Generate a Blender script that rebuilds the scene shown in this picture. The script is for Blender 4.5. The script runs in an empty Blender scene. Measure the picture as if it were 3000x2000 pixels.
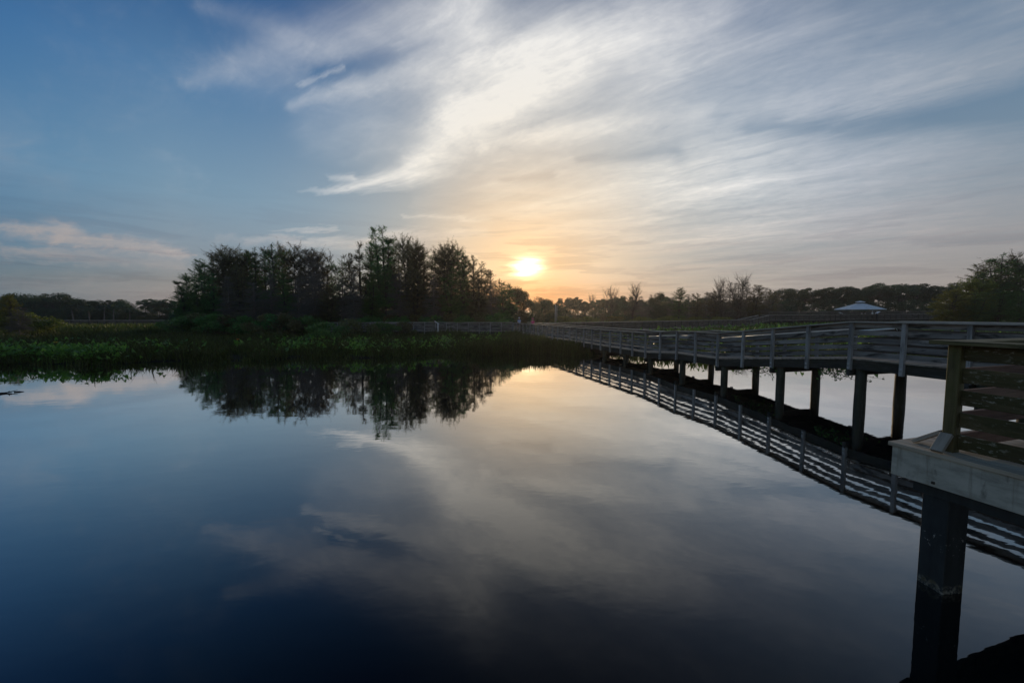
import bpy, bmesh, math, random
import numpy as np
from mathutils import Vector
R = math.radians
PI = math.pi
scene = bpy.context.scene
COL = scene.collection
rng = np.random.default_rng(7)
random.seed(7)

# ------------------------------------------------------------------ camera frame (photo is 3000 x 2000)
CAM_H = 2.82
FPX = 3000 * 14.0 / 36.0
TILT = math.atan(79.0 / FPX)
CT, ST = math.cos(TILT), math.sin(TILT)

def ray(px, py):
    x, y = px - 1500.0, 1000.0 - py
    return Vector((x, FPX * CT + y * ST, -FPX * ST + y * CT))

def at_depth(px, py, Y):
    """world point that stands Y metres ahead of the viewpoint on the sight line of a photo pixel"""
    d = ray(px, py)
    return Vector((0, 0, CAM_H)) + d * (Y / d.y)

def sky_dir(px, py):
    d = ray(px, py).normalized()
    return (math.atan2(d.x, d.y), math.asin(d.z))

cam = bpy.data.cameras.new("camera")
cam.lens = 14.0
cam.sensor_width = 36.0
cam.clip_start = 0.05
cam.clip_end = 8000.0
cam_o = bpy.data.objects.new("camera", cam)
COL.objects.link(cam_o)
cam_o.location = (0, 0, CAM_H)
cam_o.rotation_euler = (PI / 2 - TILT, 0, 0)
scene.camera = cam_o

scene.view_settings.view_transform = 'Standard'
scene.view_settings.look = 'None'
scene.view_settings.gamma = 1.0
scene.view_settings.exposure = 0.0
scene.render.engine = 'CYCLES'
scene.cycles.max_bounces = 6
scene.cycles.diffuse_bounces = 2
scene.cycles.glossy_bounces = 3
scene.cycles.transmission_bounces = 3
scene.cycles.transparent_max_bounces = 6
scene.cycles.volume_bounces = 0
scene.cycles.caustics_reflective = False
scene.cycles.caustics_refractive = False
scene.cycles.use_adaptive_sampling = True
scene.cycles.adaptive_threshold = 0.010
scene.cycles.use_denoising = True
scene.cycles.denoiser = 'OPENIMAGEDENOISE'
scene.cycles.denoising_input_passes = 'RGB_ALBEDO_NORMAL'
scene.cycles.denoising_prefilter = 'ACCURATE'
scene.cycles.sample_clamp_indirect = 4.0

def lin(r, g, b):
    f = lambda c: (c / 255) / 12.92 if c / 255 <= 0.04045 else ((c / 255 + 0.055) / 1.055) ** 2.4
    return (f(r), f(g), f(b), 1.0)

# ------------------------------------------------------------------ node helpers
class NT:
    def __init__(self, tree):
        self.t = tree
        tree.nodes.clear()
    def n(self, kind, **kw):
        nd = self.t.nodes.new(kind)
        for k, v in kw.items():
            setattr(nd, k, v)
        return nd
    def set(self, sock, v):
        if isinstance(v, bpy.types.NodeSocket):
            self.t.links.new(v, sock)
        elif v is not None:
            sock.default_value = v
    def m(self, op, a=None, b=None, c=None, clamp=False):
        nd = self.n('ShaderNodeMath', operation=op, use_clamp=clamp)
        for i, v in enumerate((a, b, c)):
            if v is not None:
                self.set(nd.inputs[i], v)
        return nd.outputs[0]
    def v(self, op, a=None, b=None, c=None, scale=None):
        nd = self.n('ShaderNodeVectorMath', operation=op)
        for i, x in enumerate((a, b, c)):
            if x is not None:
                self.set(nd.inputs[i], x)
        if scale is not None:
            self.set(nd.inputs['Scale'], scale)
        return nd.outputs['Value'] if op in ('DOT_PRODUCT', 'LENGTH', 'DISTANCE') else nd.outputs[0]
    def xyz(self, x, y, z):
        nd = self.n('ShaderNodeCombineXYZ')
        for i, q in enumerate((x, y, z)):
            self.set(nd.inputs[i], q)
        return nd.outputs[0]
    def sep(self, v):
        nd = self.n('ShaderNodeSeparateXYZ')
        self.set(nd.inputs[0], v)
        return nd.outputs
    def noise(self, vec, scale, detail=4, rough=0.55, dist=0.0, col=False):
        nd = self.n('ShaderNodeTexNoise')
        self.set(nd.inputs['Vector'], vec)
        nd.inputs['Scale'].default_value = scale
        nd.inputs['Detail'].default_value = detail
        nd.inputs['Roughness'].default_value = rough
        nd.inputs['Distortion'].default_value = dist
        return nd.outputs['Color' if col else 'Fac']
    def ramp(self, fac, stops, interp='LINEAR'):
        nd = self.n('ShaderNodeValToRGB')
        cr = nd.color_ramp
        cr.interpolation = interp
        while len(cr.elements) < len(stops):
            cr.elements.new(0.5)
        for e, (p, c) in zip(cr.elements, stops):
            e.position = p
            e.color = c if len(c) == 4 else (*c, 1)
        self.set(nd.inputs[0], fac)
        return nd.outputs[0]
    def mix(self, fac, a, b, mode='MIX', clamp=False):
        nd = self.n('ShaderNodeMix', data_type='RGBA', blend_type=mode)
        nd.clamp_result = clamp
        self.set(nd.inputs[0], fac)
        self.set(nd.inputs[6], a)
        self.set(nd.inputs[7], b)
        return nd.outputs[2]
    def rng(self, x, a, b, c, d, smooth=True):
        nd = self.n('ShaderNodeMapRange', interpolation_type='SMOOTHSTEP' if smooth else 'LINEAR')
        self.set(nd.inputs[0], x)
        for i, q in enumerate((a, b, c, d)):
            nd.inputs[i + 1].default_value = q
        return nd.outputs[0]
# ------------------------------------------------------------------ sky, clouds and sun
SUN_AZ, SUN_EL = sky_dir(1546, 786)
world = bpy.data.worlds.new("World")
scene.world = world
world.use_nodes = True
world.cycles.sampling_method = 'MANUAL'
world.cycles.sample_map_resolution = 1024
W = NT(world.node_tree)
gen = W.n('ShaderNodeTexCoord').outputs['Generated']
gx, gy, gz = W.sep(gen)
el = W.m('ARCSINE', gz)
az = W.m('ARCTAN2', gx, gy)
elp = W.m('MAXIMUM', el, 0.0)
sun_vec = (math.sin(SUN_AZ) * math.cos(SUN_EL), math.cos(SUN_AZ) * math.cos(SUN_EL), math.sin(SUN_EL))
ang = W.m('ARCCOSINE', W.v('DOT_PRODUCT', gen, sun_vec))

# cirrus layer coordinates: where the sight line meets a high flat layer
hz = W.m('ADD', W.m('MAXIMUM', gz, 0.0), 0.055)
plane = W.xyz(W.m('DIVIDE', gx, hz), W.m('DIVIDE', gy, hz), 0.0)
rot = W.n('ShaderNodeVectorRotate', rotation_type='Z_AXIS')
W.set(rot.inputs['Vector'], plane)
rot.inputs['Angle'].default_value = R(40)
fib = W.v('MULTIPLY', rot.outputs[0], (0.34, 1.35, 1.0))
warp = W.noise(plane, 0.9, 3, 0.55, 0, True)
fibw = W.v('ADD', fib, W.v('SCALE', W.v('SUBTRACT', warp, (0.5, 0.5, 0.5)), scale=0.55))
n_big = W.noise(fibw, 1.15, 10, 0.66, 0.25)
n_fine = W.noise(W.v('MULTIPLY', fibw, (1.0, 0.8, 1.0)), 4.2, 10, 0.70, 0.25)
rip = W.noise(plane, 9.0, 8, 0.68, 0.3)
tex = W.m('ADD', W.m('MULTIPLY', n_big, 0.50), W.m('ADD', W.m('MULTIPLY', n_fine, 0.34), W.m('MULTIPLY', rip, 0.16)))
fibre = W.rng(tex, 0.38, 0.64, 0.0, 1.0, False)

q0 = W.xyz(az, el, 0.0)
w2 = W.noise(fibw, 2.3, 9, 0.68, 0.2, True)
q = W.v('ADD', q0, W.v('MULTIPLY', W.v('SUBTRACT', w2, (0.5, 0.5, 0.5)), (0.12, 0.06, 0.0)))

K = 3000.0 / 2352.0
def strokes(lst, start=0.0):
    """soft cloud bands: each is a bent line of (x, y, half width, strength) points in photo pixels of a 2352 px wide view"""
    acc = start
    qq = q
    for k, pts in enumerate(lst):
        best = None
        if k and k % 5 == 0:    # keeps the long node chain in order
            qq = W.v('ADD', q, W.xyz(W.m('MULTIPLY', acc, 1e-9), 0.0, 0.0))
        for (x0, y0, w0, a0), (x1, y1, w1, a1) in zip(pts[:-1], pts[1:]):
            a = Vector((*sky_dir(x0 * K, y0 * K), 0))
            b = Vector((*sky_dir(x1 * K, y1 * K), 0))
            ab = b - a
            rel = W.v('SUBTRACT', qq, tuple(a))
            t = W.m('MULTIPLY', W.v('DOT_PRODUCT', rel, tuple(ab / ab.length_squared)), 1.0, clamp=True)
            dist = W.v('DISTANCE', rel, W.v('SCALE', tuple(ab), scale=t))
            wd = W.m('MULTIPLY_ADD', t, (w1 - w0) * K / 1350, w0 * K / 1350)
            r = W.m('DIVIDE', dist, wd)
            g = W.m('EXPONENT', W.m('MULTIPLY', W.m('MULTIPLY', r, r), -1.0))
            g = W.m('MULTIPLY', g, W.m('MULTIPLY_ADD', t, a1 - a0, a0))
            best = g if best is None else W.m('MAXIMUM' if a0 + a1 > 0 else 'MINIMUM', best, g)
        acc = W.m('ADD', acc, best)
    return acc

CLOUDS = [
    [(685, 441, 6, .30), (800, 430, 13, .70), (930, 398, 22, .78), (1000, 335, 46, .62), (1065, 240, 76, .92), (1150, 172, 84, 1.12), (1280, 125, 62, .94), (1420, 86, 46, .50), (1620, 40, 50, .30)],
    [(760, 404, 6, .3), (815, 402, 8, .45)],
    [(670, 240, 12, .26), (830, 200, 26, .42), (980, 150, 30, .42), (1100, 105, 30, .25)],
    [(720, 300, 40, .14), (860, 300, 60, .24)],
    [(1000, 300, 95, .30), (1250, 235, 85, .32), (1520, 190, 60, .18)],
    [(1100, 333, 13, .35), (1260, 303, 25, .50), (1430, 285, 22, .28), (1620, 262, 20, .22)],
    [(430, 190, 12, .20), (560, 150, 36, .36), (700, 108, 46, .40), (860, 66, 58, .42), (1080, 0, 80, .55)],
    [(470, 20, 12, .14), (620, 66, 26, .22), (700, 100, 20, .10)],
    [(690, 192, 4, .25), (800, 155, 6, .30)],
    [(1480, 110, 90, .16), (1900, 140, 120, .26), (2352, 110, 110, .26)],
    [(1840, 264, 16, .18), (2090, 218, 26, .34), (2352, 163, 26, .34)],
    [(1150, 430, 55, .20), (1500, 380, 80, .30), (1800, 390, 100, .26), (2200, 410, 90, .16)],
    [(1250, 500, 60, .22), (1700, 470, 90, .24), (2100, 480, 70, .10)],
    [(0, 514, 8, .85), (140, 530, 13, .70), (240, 545, 8, .35)],
    [(140, 550, 12, .55), (300, 562, 15, .85), (440, 578, 8, .55)],
    [(0, 575, 10, .30), (220, 588, 12, .34), (420, 606, 8, .2)],
    [(0, 560, 28, .18), (400, 600, 22, .14)],
    [(500, 545, 7, .2), (640, 549, 9, .4), (860, 556, 8, .3)],
    [(620, 531, 5, .35), (720, 528, 6, .60), (772, 523, 5, .45)],
    [(560, 556, 10, .30), (840, 566, 14, .34)],
    [(880, 541, 10, .50), (1110, 536, 14, .5)],
    [(930, 497, 4, .30), (1120, 508, 6, .35)],
    [(0, 345, 60, .22), (70, 380, 40, .12)],
    [(0, 650, 16, .22), (420, 668, 16, .22)],
]
GAPS = [
    [(1740, 292, 20, -.22), (1980, 282, 28, -.42), (2180, 250, 36, -.55), (2420, 222, 46, -.75)],
    [(1330, 372, 14, -.30), (1560, 352, 22, -.34)],
    [(1160, 418, 8, -.3), (1260, 408, 14, -.3)],
    [(640, 480, 70, -.25), (900, 480, 40, -.25)],
    [(740, 165, 22, -.20), (960, 132, 30, -.24), (1180, 70, 22, -.12)],
    [(1950, 40, 40, -.16), (2200, 10, 40, -.18)],
    [(0, 607, 4, -.3), (150, 612, 5, -.3), (330, 630, 5, -.3)],
    [(0, 545, 4, -.2), (160, 566, 4, -.25), (330, 582, 4, -.2)],
]
veil = W.m('MULTIPLY', W.rng(az, R(-22), R(8), 0.0, 1.0), W.rng(el, R(2), R(22), 0.55, 0.26))
S = strokes(CLOUDS + GAPS, veil)
shape = W.m('MULTIPLY', W.m('MINIMUM', S, 1.05), W.m('MULTIPLY_ADD', fibre, 0.94, 0.45))
thin = W.m('MULTIPLY', W.rng(tex, 0.50, 0.72, 0.0, 0.16), W.rng(el, R(0), R(7), 0.2, 1.0))
cl = W.m('ADD', shape, thin, clamp=True)

# clear sky
nish = W.n('ShaderNodeTexSky')
nish.sky_type = 'NISHITA'
nish.sun_disc = False
nish.sun_elevation = SUN_EL
nish.sun_rotation = SUN_AZ
nish.air_density = 1.2
nish.dust_density = 1.4
nish.ozone_density = 1.6
nsk = W.v('SCALE', nish.outputs[0], scale=0.085)
e_n = W.m('DIVIDE', elp, PI / 2)
blue = W.ramp(e_n, [
    (0.000, lin(146, 138, 138)), (0.040, lin(136, 138, 142)), (0.075, lin(132, 147, 162)), (0.150, lin(120, 153, 178)),
    (0.270, lin(82, 126, 168)), (0.360, lin(44, 92, 144)), (0.500, lin(14, 48, 94)), (0.700, lin(24, 60, 102)), (1.000, lin(34, 70, 112))])
blue = W.v('MULTIPLY', blue, W.ramp(W.m('DIVIDE', W.m('MULTIPLY', az, -1.0), R(100)), [(0.40, (1, 1, 1)), (0.50, (.58, .80, .94)), (0.56, (.42, .68, .90)), (0.66, (.60, .78, .92)), (0.85, (1.55, 1.25, 1.02)), (1.0, (1.85, 1.42, 1.08))]))
pale = W.ramp(W.m('DIVIDE', ang, PI), [
    (0.0, lin(226, 172, 112)), (0.05, lin(216, 188, 156)), (0.10, lin(190, 184, 174)), (0.20, lin(156, 170, 180)), (0.34, lin(120, 150, 178)), (1.0, lin(90, 115, 145))])
base = W.mix(W.rng(ang, R(4), R(42), 0.88, 0.0), blue, pale)
base = W.mix(W.rng(az, R(14), R(40), 0.0, 0.62), base, W.ramp(e_n, [(0.0, lin(150, 142, 138)), (0.10, lin(138, 146, 154)), (0.25, lin(104, 128, 152)), (0.5, lin(72, 96, 124)), (1.0, lin(50, 76, 106))]))
base = W.mix(0.12, base, nsk)
# cloud colour by its distance from the sun and height above the horizon
ccol = W.ramp(W.m('DIVIDE', ang, R(100)), [
    (0.0, lin(250, 222, 178)), (0.10, lin(250, 234, 210)), (0.20, lin(242, 237, 228)), (0.29, lin(238, 237, 235)), (0.37, lin(206, 209, 216)),
    (0.47, lin(166, 173, 183)), (0.62, lin(142, 151, 163)), (1.0, lin(110, 122, 140))])
warm_low = W.rng(el, R(3), R(17), 1.0, 0.0)
ccol = W.mix(W.m('MULTIPLY', warm_low, 0.8), ccol, W.ramp(W.m('DIVIDE', ang, R(100)), [
    (0.0, lin(238, 182, 118)), (0.10, lin(236, 202, 166)), (0.22, lin(198, 174, 150)), (0.34, lin(172, 158, 148)), (0.60, lin(164, 152, 146)), (1.0, lin(120, 112, 116))]))
sky = W.mix(cl, base, ccol)
# grey cloud undersides, long thin bands low over the horizon
bandv = W.v('MULTIPLY', q0, (2.2, 26.0, 1.0))
band = W.noise(W.v('ADD', bandv, W.v('SCALE', warp, scale=0.7)), 2.2, 5, 0.55, 0.3)
bandm = W.m('MULTIPLY', W.rng(band, 0.46, 0.62, 0.0, 1.0), W.rng(el, R(3), R(18), 0.34, 0.0))
sky = W.mix(bandm, sky, W.v('MULTIPLY', sky, (0.66, 0.63, 0.68)))
# glow round the sun, cut by the same bands
gl = lambda wdeg, amp: W.m('MULTIPLY', W.m('EXPONENT', W.m('MULTIPLY', W.m('DIVIDE', ang, R(wdeg)), W.m('DIVIDE', ang, R(-wdeg)))), amp)
cut = W.m('SUBTRACT', 1.0, W.m('MULTIPLY', W.rng(band, 0.44, 0.60, 0.0, 1.0), 0.6))
flat = W.v('MULTIPLY', W.v('SUBTRACT', q0, (SUN_AZ, SUN_EL, 0)), (0.75, 1.15, 0))
flatd = W.v('LENGTH', W.v('ADD', flat, W.v('MULTIPLY', W.v('SUBTRACT', W.noise(bandv, 3.0, 3, 0.5, 0, True), (0.5, 0.5, 0.5)), (0.05, 0.055, 0))))
core = W.m('MULTIPLY', W.m('EXPONENT', W.m('MULTIPLY', W.m('POWER', W.m('DIVIDE', flatd, R(1.28)), 2.0), -1.0)), 2.6)
glow = W.v('SCALE', (1.0, 0.86, 0.58), scale=core)
glow = W.v('ADD', glow, W.v('SCALE', (1.0, 0.66, 0.32), scale=W.m('MULTIPLY', gl(3.9, 0.24), cut)))
glow = W.v('ADD', glow, W.v('SCALE', (1.0, 0.74, 0.50), scale=W.m('MULTIPLY', gl(12.0, 0.13), cut)))
sky = W.v('ADD', sky, glow)
# the lowest air near the sun reddens and dims
low = W.m('MULTIPLY', W.rng(el, R(1.0), R(6.4), 1.0, 0.0), W.rng(ang, R(3), R(26), 1.0, 0.0))
sky = W.mix(low, sky, W.v('MULTIPLY', sky, (0.88, 0.58, 0.36)))
# below the horizon: dark land
sky = W.mix(W.rng(el, R(-1.0), R(-0.2), 1.0, 0.0), sky, (0.01, 0.012, 0.01, 1))
bg = W.n('ShaderNodeBackground')
W.set(bg.inputs['Color'], sky)
bg.inputs['Strength'].default_value = 1.0
wo = W.n('ShaderNodeOutputWorld')
W.t.links.new(bg.outputs[0], wo.inputs[0])

sun = bpy.data.lights.new("sun", 'SUN')
sun.energy = 1.3
sun.angle = R(0.6)
sun.color = (1.0, 0.74, 0.45)
sun_o = bpy.data.objects.new("sun", sun)
COL.objects.link(sun_o)
sun_o.rotation_euler = Vector(sun_vec).to_track_quat('Z', 'Y').to_euler()
sun_o.location = Vector(sun_vec) * 300
# ------------------------------------------------------------------ materials
def new_mat(name):
    m = bpy.data.materials.new(name)
    m.use_nodes = True
    return m, NT(m.node_tree)

def finish(N, bsdf):
    o = N.n('ShaderNodeOutputMaterial')
    N.t.links.new(bsdf, o.inputs[0])

def principled(N, col, rough=0.8, spec=0.3, normal=None, metal=0.0):
    b = N.n('ShaderNodeBsdfPrincipled')
    N.set(b.inputs['Base Color'], col)
    N.set(b.inputs['Roughness'], rough)
    b.inputs['Specular IOR Level'].default_value = spec
    b.inputs['Metallic'].default_value = metal
    if normal is not None:
        N.set(b.inputs['Normal'], normal)
    return b

def bump(N, h, strength, dist):
    b = N.n('ShaderNodeBump')
    b.inputs['Strength'].default_value = strength
    b.inputs['Distance'].default_value = dist
    N.set(b.inputs['Height'], h)
    return b.outputs[0]

def wood(name, dark, mid, light, stain, stain_amt=0.5, moss=None, moss_amt=0.0, rough=0.75, spec=0.25, speck=0.0):
    """weathered board: grain runs along u (metres), v crosses the board"""
    m, N = new_mat(name)
    uv = N.n('ShaderNodeUVMap').outputs[0]
    ux, uy, _ = N.sep(uv)
    grain = N.noise(N.xyz(N.m('MULTIPLY', ux, 1.6), N.m('MULTIPLY', uy, 24.0), 0), 1.0, 6, 0.65, 0.5)
    crack = N.noise(N.xyz(N.m('MULTIPLY', ux, 0.9), N.m('MULTIPLY', uy, 30.0), 21.0), 1.0, 4, 0.6, 0.8)
    tone = N.noise(N.xyz(N.m('MULTIPLY', ux, 0.45), N.m('MULTIPLY', uy, 1.3), 3.0), 1.0, 3, 0.5)
    blot = N.noise(N.xyz(N.m('MULTIPLY', ux, 1.4), N.m('MULTIPLY', uy, 5.5), 7.0), 1.0, 6, 0.65, 0.6)
    f = N.m('ADD', N.m('MULTIPLY', grain, 0.48), N.m('MULTIPLY', N.m('MULTIPLY_ADD', N.m('SUBTRACT', tone, 0.5), 1.5, 0.5), 0.62))
    c = N.ramp(f, [(0.34, dark), (0.52, mid), (0.72, light)])
    c = N.mix(N.m('MULTIPLY', N.rng(blot, 0.48, 0.66, 0, 1), stain_amt), c, stain)
    if moss is not None:
        mo = N.noise(N.xyz(N.m('MULTIPLY', ux, 2.6), N.m('MULTIPLY', uy, 9.0), 13.0), 1.0, 6, 0.7, 0.5)
        c = N.mix(N.m('MULTIPLY', N.rng(mo, 0.40, 0.60, 0, 1), moss_amt), c, moss)
    if speck > 0:
        sp = N.noise(N.xyz(N.m('MULTIPLY', ux, 16.0), N.m('MULTIPLY', uy, 34.0), 31.0), 1.0, 5, 0.65, 0.3)
        c = N.mix(N.m('MULTIPLY', N.m('MULTIPLY', N.rng(sp, 0.55, 0.64, 0, 1), N.rng(blot, 0.38, 0.56, 0, 1)), speck), c, (.34, .33, .27, 1))
    c = N.mix(N.rng(crack, 0.60, 0.68, 0, 0.75), c, (stain[0] * .5, stain[1] * .5, stain[2] * .5, 1))
    b = principled(N, c, N.rng(blot, 0.3, 0.7, rough - 0.12, rough + 0.12), spec, bump(N, grain, 0.35, 0.003))
    finish(N, b.outputs[0])
    return m

g = lambda v, r=1.0, gg=1.0, b=1.0: (v * r, v * gg, v * b, 1)
M = {}
M['grey_wood'] = wood('weathered grey wood', g(.08, 1.03, 1, .97), g(.19, 1.03, 1, .97), g(.33, 1.03, 1, .97), g(.028, 1, 1, .95), .88)
M['grey_post'] = wood('weathered grey post', g(.17), g(.31), g(.44), g(.07), .5)
M['far_wood'] = wood('dull brown grey wood', g(.05, 1.1, 1, .88), g(.095, 1.1, 1, .88), g(.16, 1.1, 1, .88), g(.03), .6)
M['brown_wood'] = wood('brown inner rail wood', (.055, .042, .032, 1), (.105, .080, .062, 1), (.17, .135, .108, 1), (.025, .02, .016, 1), .7)
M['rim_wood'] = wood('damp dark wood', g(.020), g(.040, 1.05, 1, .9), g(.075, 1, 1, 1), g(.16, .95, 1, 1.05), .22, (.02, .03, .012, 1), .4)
M['cap_wood'] = wood('worn cap board', g(.24, 1.05, 1, .92), g(.38, 1.05, 1, .9), g(.52, 1.05, 1, .9), g(.10), .35)
M['deck_wood'] = wood('deck boards', g(.14, 1.1, 1, .86), g(.26, 1.1, 1, .85), g(.38, 1.1, 1, .85), g(.08, 1.1, 1, .9), .4)
M['red_wood'] = wood('brown inner boards', (.10, .055, .038, 1), (.17, .095, .065, 1), (.24, .15, .10, 1), (.04, .025, .02, 1), .4)
M['moss_wood'] = wood('mossy old wood', (.026, .020, .010, 1), (.066, .054, .025, 1), (.13, .105, .055, 1), (.10, .09, .06, 1), .3, (.040, .045, .012, 1), .55, speck=.8)
M['post_wood'] = wood('green stained post', (.075, .062, .030, 1), (.145, .122, .060, 1), (.23, .195, .11, 1), (.04, .035, .02, 1), .55, (.085, .09, .028, 1), .5)
M['beige_deck'] = wood('beige deck boards', (.30, .26, .20, 1), (.44, .39, .31, 1), (.56, .51, .42, 1), (.16, .14, .11, 1), .3)
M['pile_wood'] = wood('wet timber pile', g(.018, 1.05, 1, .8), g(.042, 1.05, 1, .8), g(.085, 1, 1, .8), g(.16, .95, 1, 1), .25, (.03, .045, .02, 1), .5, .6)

def simple(name, col, rough=0.6, spec=0.3, metal=0.0, var=0.25, scale=6.0):
    m, N = new_mat(name)
    co = N.n('ShaderNodeTexCoord').outputs['Object']
    nz = N.noise(co, scale, 5, 0.6)
    c = N.mix(N.rng(nz, 0.35, 0.7, 0, 1), (col[0] * (1 - var), col[1] * (1 - var), col[2] * (1 - var), 1), (*col[:3], 1))
    finish(N, principled(N, c, rough, spec, None, metal).outputs[0])
    return m

# painted fascia board with scuffs and a few rust runs
m, N = new_mat('painted fascia')
uv = N.n('ShaderNodeUVMap').outputs[0]
ux, uy, _ = N.sep(uv)
n1 = N.noise(N.xyz(N.m('MULTIPLY', ux, 2.0), N.m('MULTIPLY', uy, 6.0), 0), 1.5, 6, 0.65)
n2 = N.noise(N.xyz(N.m('MULTIPLY', ux, 9.0), N.m('MULTIPLY', uy, 3.0), 5), 1.0, 5, 0.6, 0.4)
n3 = N.noise(N.xyz(N.m('MULTIPLY', ux, 1.2), N.m('MULTIPLY', uy, 80.0), 2), 1.0, 4, 0.6)
c = N.ramp(n1, [(0.3, (.25, .25, .22, 1)), (0.5, (.43, .43, .38, 1)), (0.75, (.56, .55, .49, 1))])
drip = N.noise(N.xyz(N.m('MULTIPLY', ux, 11.0), N.m('MULTIPLY', uy, 1.2), 9), 1.0, 5, 0.65, 0.3)
c = N.mix(N.rng(drip, 0.52, 0.72, 0, 0.55), c, (.17, .155, .12, 1))
c = N.mix(N.rng(n2, 0.58, 0.72, 0, 0.7), c, (.09, .09, .08, 1))
finish(N, principled(N, c, 0.6, 0.3, bump(N, n3, 0.25, 0.003)).outputs[0])
M['fascia'] = m

# near pile: dark tarred timber with a barnacle band at the water line (a stain with its own height)
m, N = new_mat('tarred pile')
co = N.n('ShaderNodeTexCoord').outputs['Object']
cx, cy, cz = N.sep(co)
n1 = N.noise(N.xyz(N.m('MULTIPLY', cx, 8.0), N.m('MULTIPLY', cy, 8.0), N.m('MULTIPLY', cz, 2.0)), 1.5, 6, 0.65)
n2 = N.noise(co, 26.0, 6, 0.7)
n3 = N.noise(co, 9.0, 4, 0.6)
c = N.ramp(n1, [(0.3, (.010, .015, .018, 1)), (0.7, (.028, .038, .044, 1))])
h = N.m('ADD', cz, N.m('MULTIPLY', N.m('SUBTRACT', n3, 0.5), 0.16))
band = N.m('MULTIPLY', N.rng(h, -0.01, 0.012, 0, 1), N.rng(h, 0.065, 0.10, 1, 0))
c = N.mix(N.m('MULTIPLY', band, N.rng(n2, 0.42, 0.60, 0.0, 0.85)), c, N.ramp(n3, [(0.4, (.10, .09, .05, 1)), (0.6, (.34, .35, .32, 1))]))
up = N.m('MULTIPLY', N.rng(h, 0.40, 0.44, 0, 1), N.rng(h, 0.56, 0.62, 1, 0))
c = N.mix(N.m('MULTIPLY', up, N.rng(n2, 0.60, 0.66, 0, 0.9)), c, (.40, .42, .42, 1))
finish(N, principled(N, c, 0.55, 0.35, bump(N, n2, 0.3, 0.006)).outputs[0])
M['tarred'] = m

M['bolt'] = simple('galvanised bolt plate', (.55, .57, .60), 0.45, 0.5, 0.3, 0.4, 40)
M['steel_rail'] = simple('pale steel handrail', (.85, .86, .86), 0.35, 0.5, 0.2, 0.1, 3)
M['white_paint'] = simple('white painted panel', (.80, .82, .83), 0.5, 0.3, 0, 0.12, 8)
M['pale_post'] = simple('pale weathered pole', (.60, .60, .58), 0.7, 0.2, 0, 0.25, 5)
M['metal_roof'] = simple('grey blue metal roof', (.80, .83, .87), 0.45, 0.4, 0.0, 0.12, 2)
M['dark_frame'] = simple('dark stained timber', (.06, .055, .05), 0.8, 0.2, 0, 0.4, 4)
M['skin'] = simple('skin', (.52, .34, .25), 0.6, 0.3, 0, 0.1, 10)
M['hair'] = simple('brown hair', (.06, .04, .03), 0.7, 0.3, 0, 0.3, 30)
M['pink_cloth'] = simple('pink cloth', (.75, .10, .28), 0.85, 0.1, 0, 0.15, 12)
M['blue_cloth'] = simple('pale blue cloth', (.40, .50, .72), 0.85, 0.1, 0, 0.15, 12)
M['white_cloth'] = simple('white cloth', (.78, .80, .82), 0.85, 0.1, 0, 0.1, 12)
M['red_cloth'] = simple('red cloth', (.55, .05, .06), 0.85, 0.1, 0, 0.15, 12)
M['dark_cloth'] = simple('dark cloth', (.04, .045, .06), 0.85, 0.1, 0, 0.2, 12)
M['bark'] = simple('grey cypress bark', (.115, .105, .095), 0.9, 0.1, 0, 0.5, 5)
M['pale_bark'] = simple('pale bare bark', (.24, .22, .20), 0.9, 0.1, 0, 0.45, 5)
M['dead_wood'] = simple('soaked dead wood', (.035, .03, .025), 0.6, 0.3, 0, 0.4, 8)
M['soil'] = simple('wet marsh soil', (.020, .018, .011), 0.9, 0.1, 0, 0.5, 0.6)
M['orange_petal'] = simple('orange petal', (.75, .22, .04), 0.6, 0.2, 0, 0.15, 20)
M['yellow_petal'] = simple('yellow petal', (.70, .48, .06), 0.6, 0.2, 0, 0.15, 20)

def leaf(name, c0, c1, c2, trans=0.45, rough=0.55, per_object=0.25, scale=0.35):
    """leaf colour drifts from clump to clump and from plant to plant; light passes through"""
    m, N = new_mat(name)
    geo = N.n('ShaderNodeNewGeometry')
    oi = N.n('ShaderNodeObjectInfo')
    at = N.n('ShaderNodeAttribute')
    at.attribute_name = 'tint'
    big = N.noise(geo.outputs['Position'], scale, 3, 0.6)
    f = N.m('ADD', N.m('MULTIPLY', at.outputs['Fac'], 0.55), N.m('MULTIPLY', big, 0.55))
    c = N.ramp(f, [(0.15, c0), (0.5, c1), (0.9, c2)])
    hsv = N.n('ShaderNodeHueSaturation')
    N.set(hsv.inputs['Hue'], N.m('MULTIPLY_ADD', oi.outputs['Random'], 0.05 * per_object * 4, 0.5 - 0.025 * per_object * 4))
    N.set(hsv.inputs['Value'], N.m('MULTIPLY_ADD', oi.outputs['Random'], 2.0 * per_object, 1.0 - per_object))
    N.set(hsv.inputs['Color'], c)
    c = hsv.outputs[0]
    b = principled(N, c, rough, 0.25)
    t = N.n('ShaderNodeBsdfTranslucent')
    N.set(t.inputs[0], c)
    mx = N.n('ShaderNodeMixShader')
    mx.inputs[0].default_value = trans
    N.t.links.new(b.outputs[0], mx.inputs[1])
    N.t.links.new(t.outputs[0], mx.inputs[2])
    finish(N, mx.outputs[0])
    return m

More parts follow.
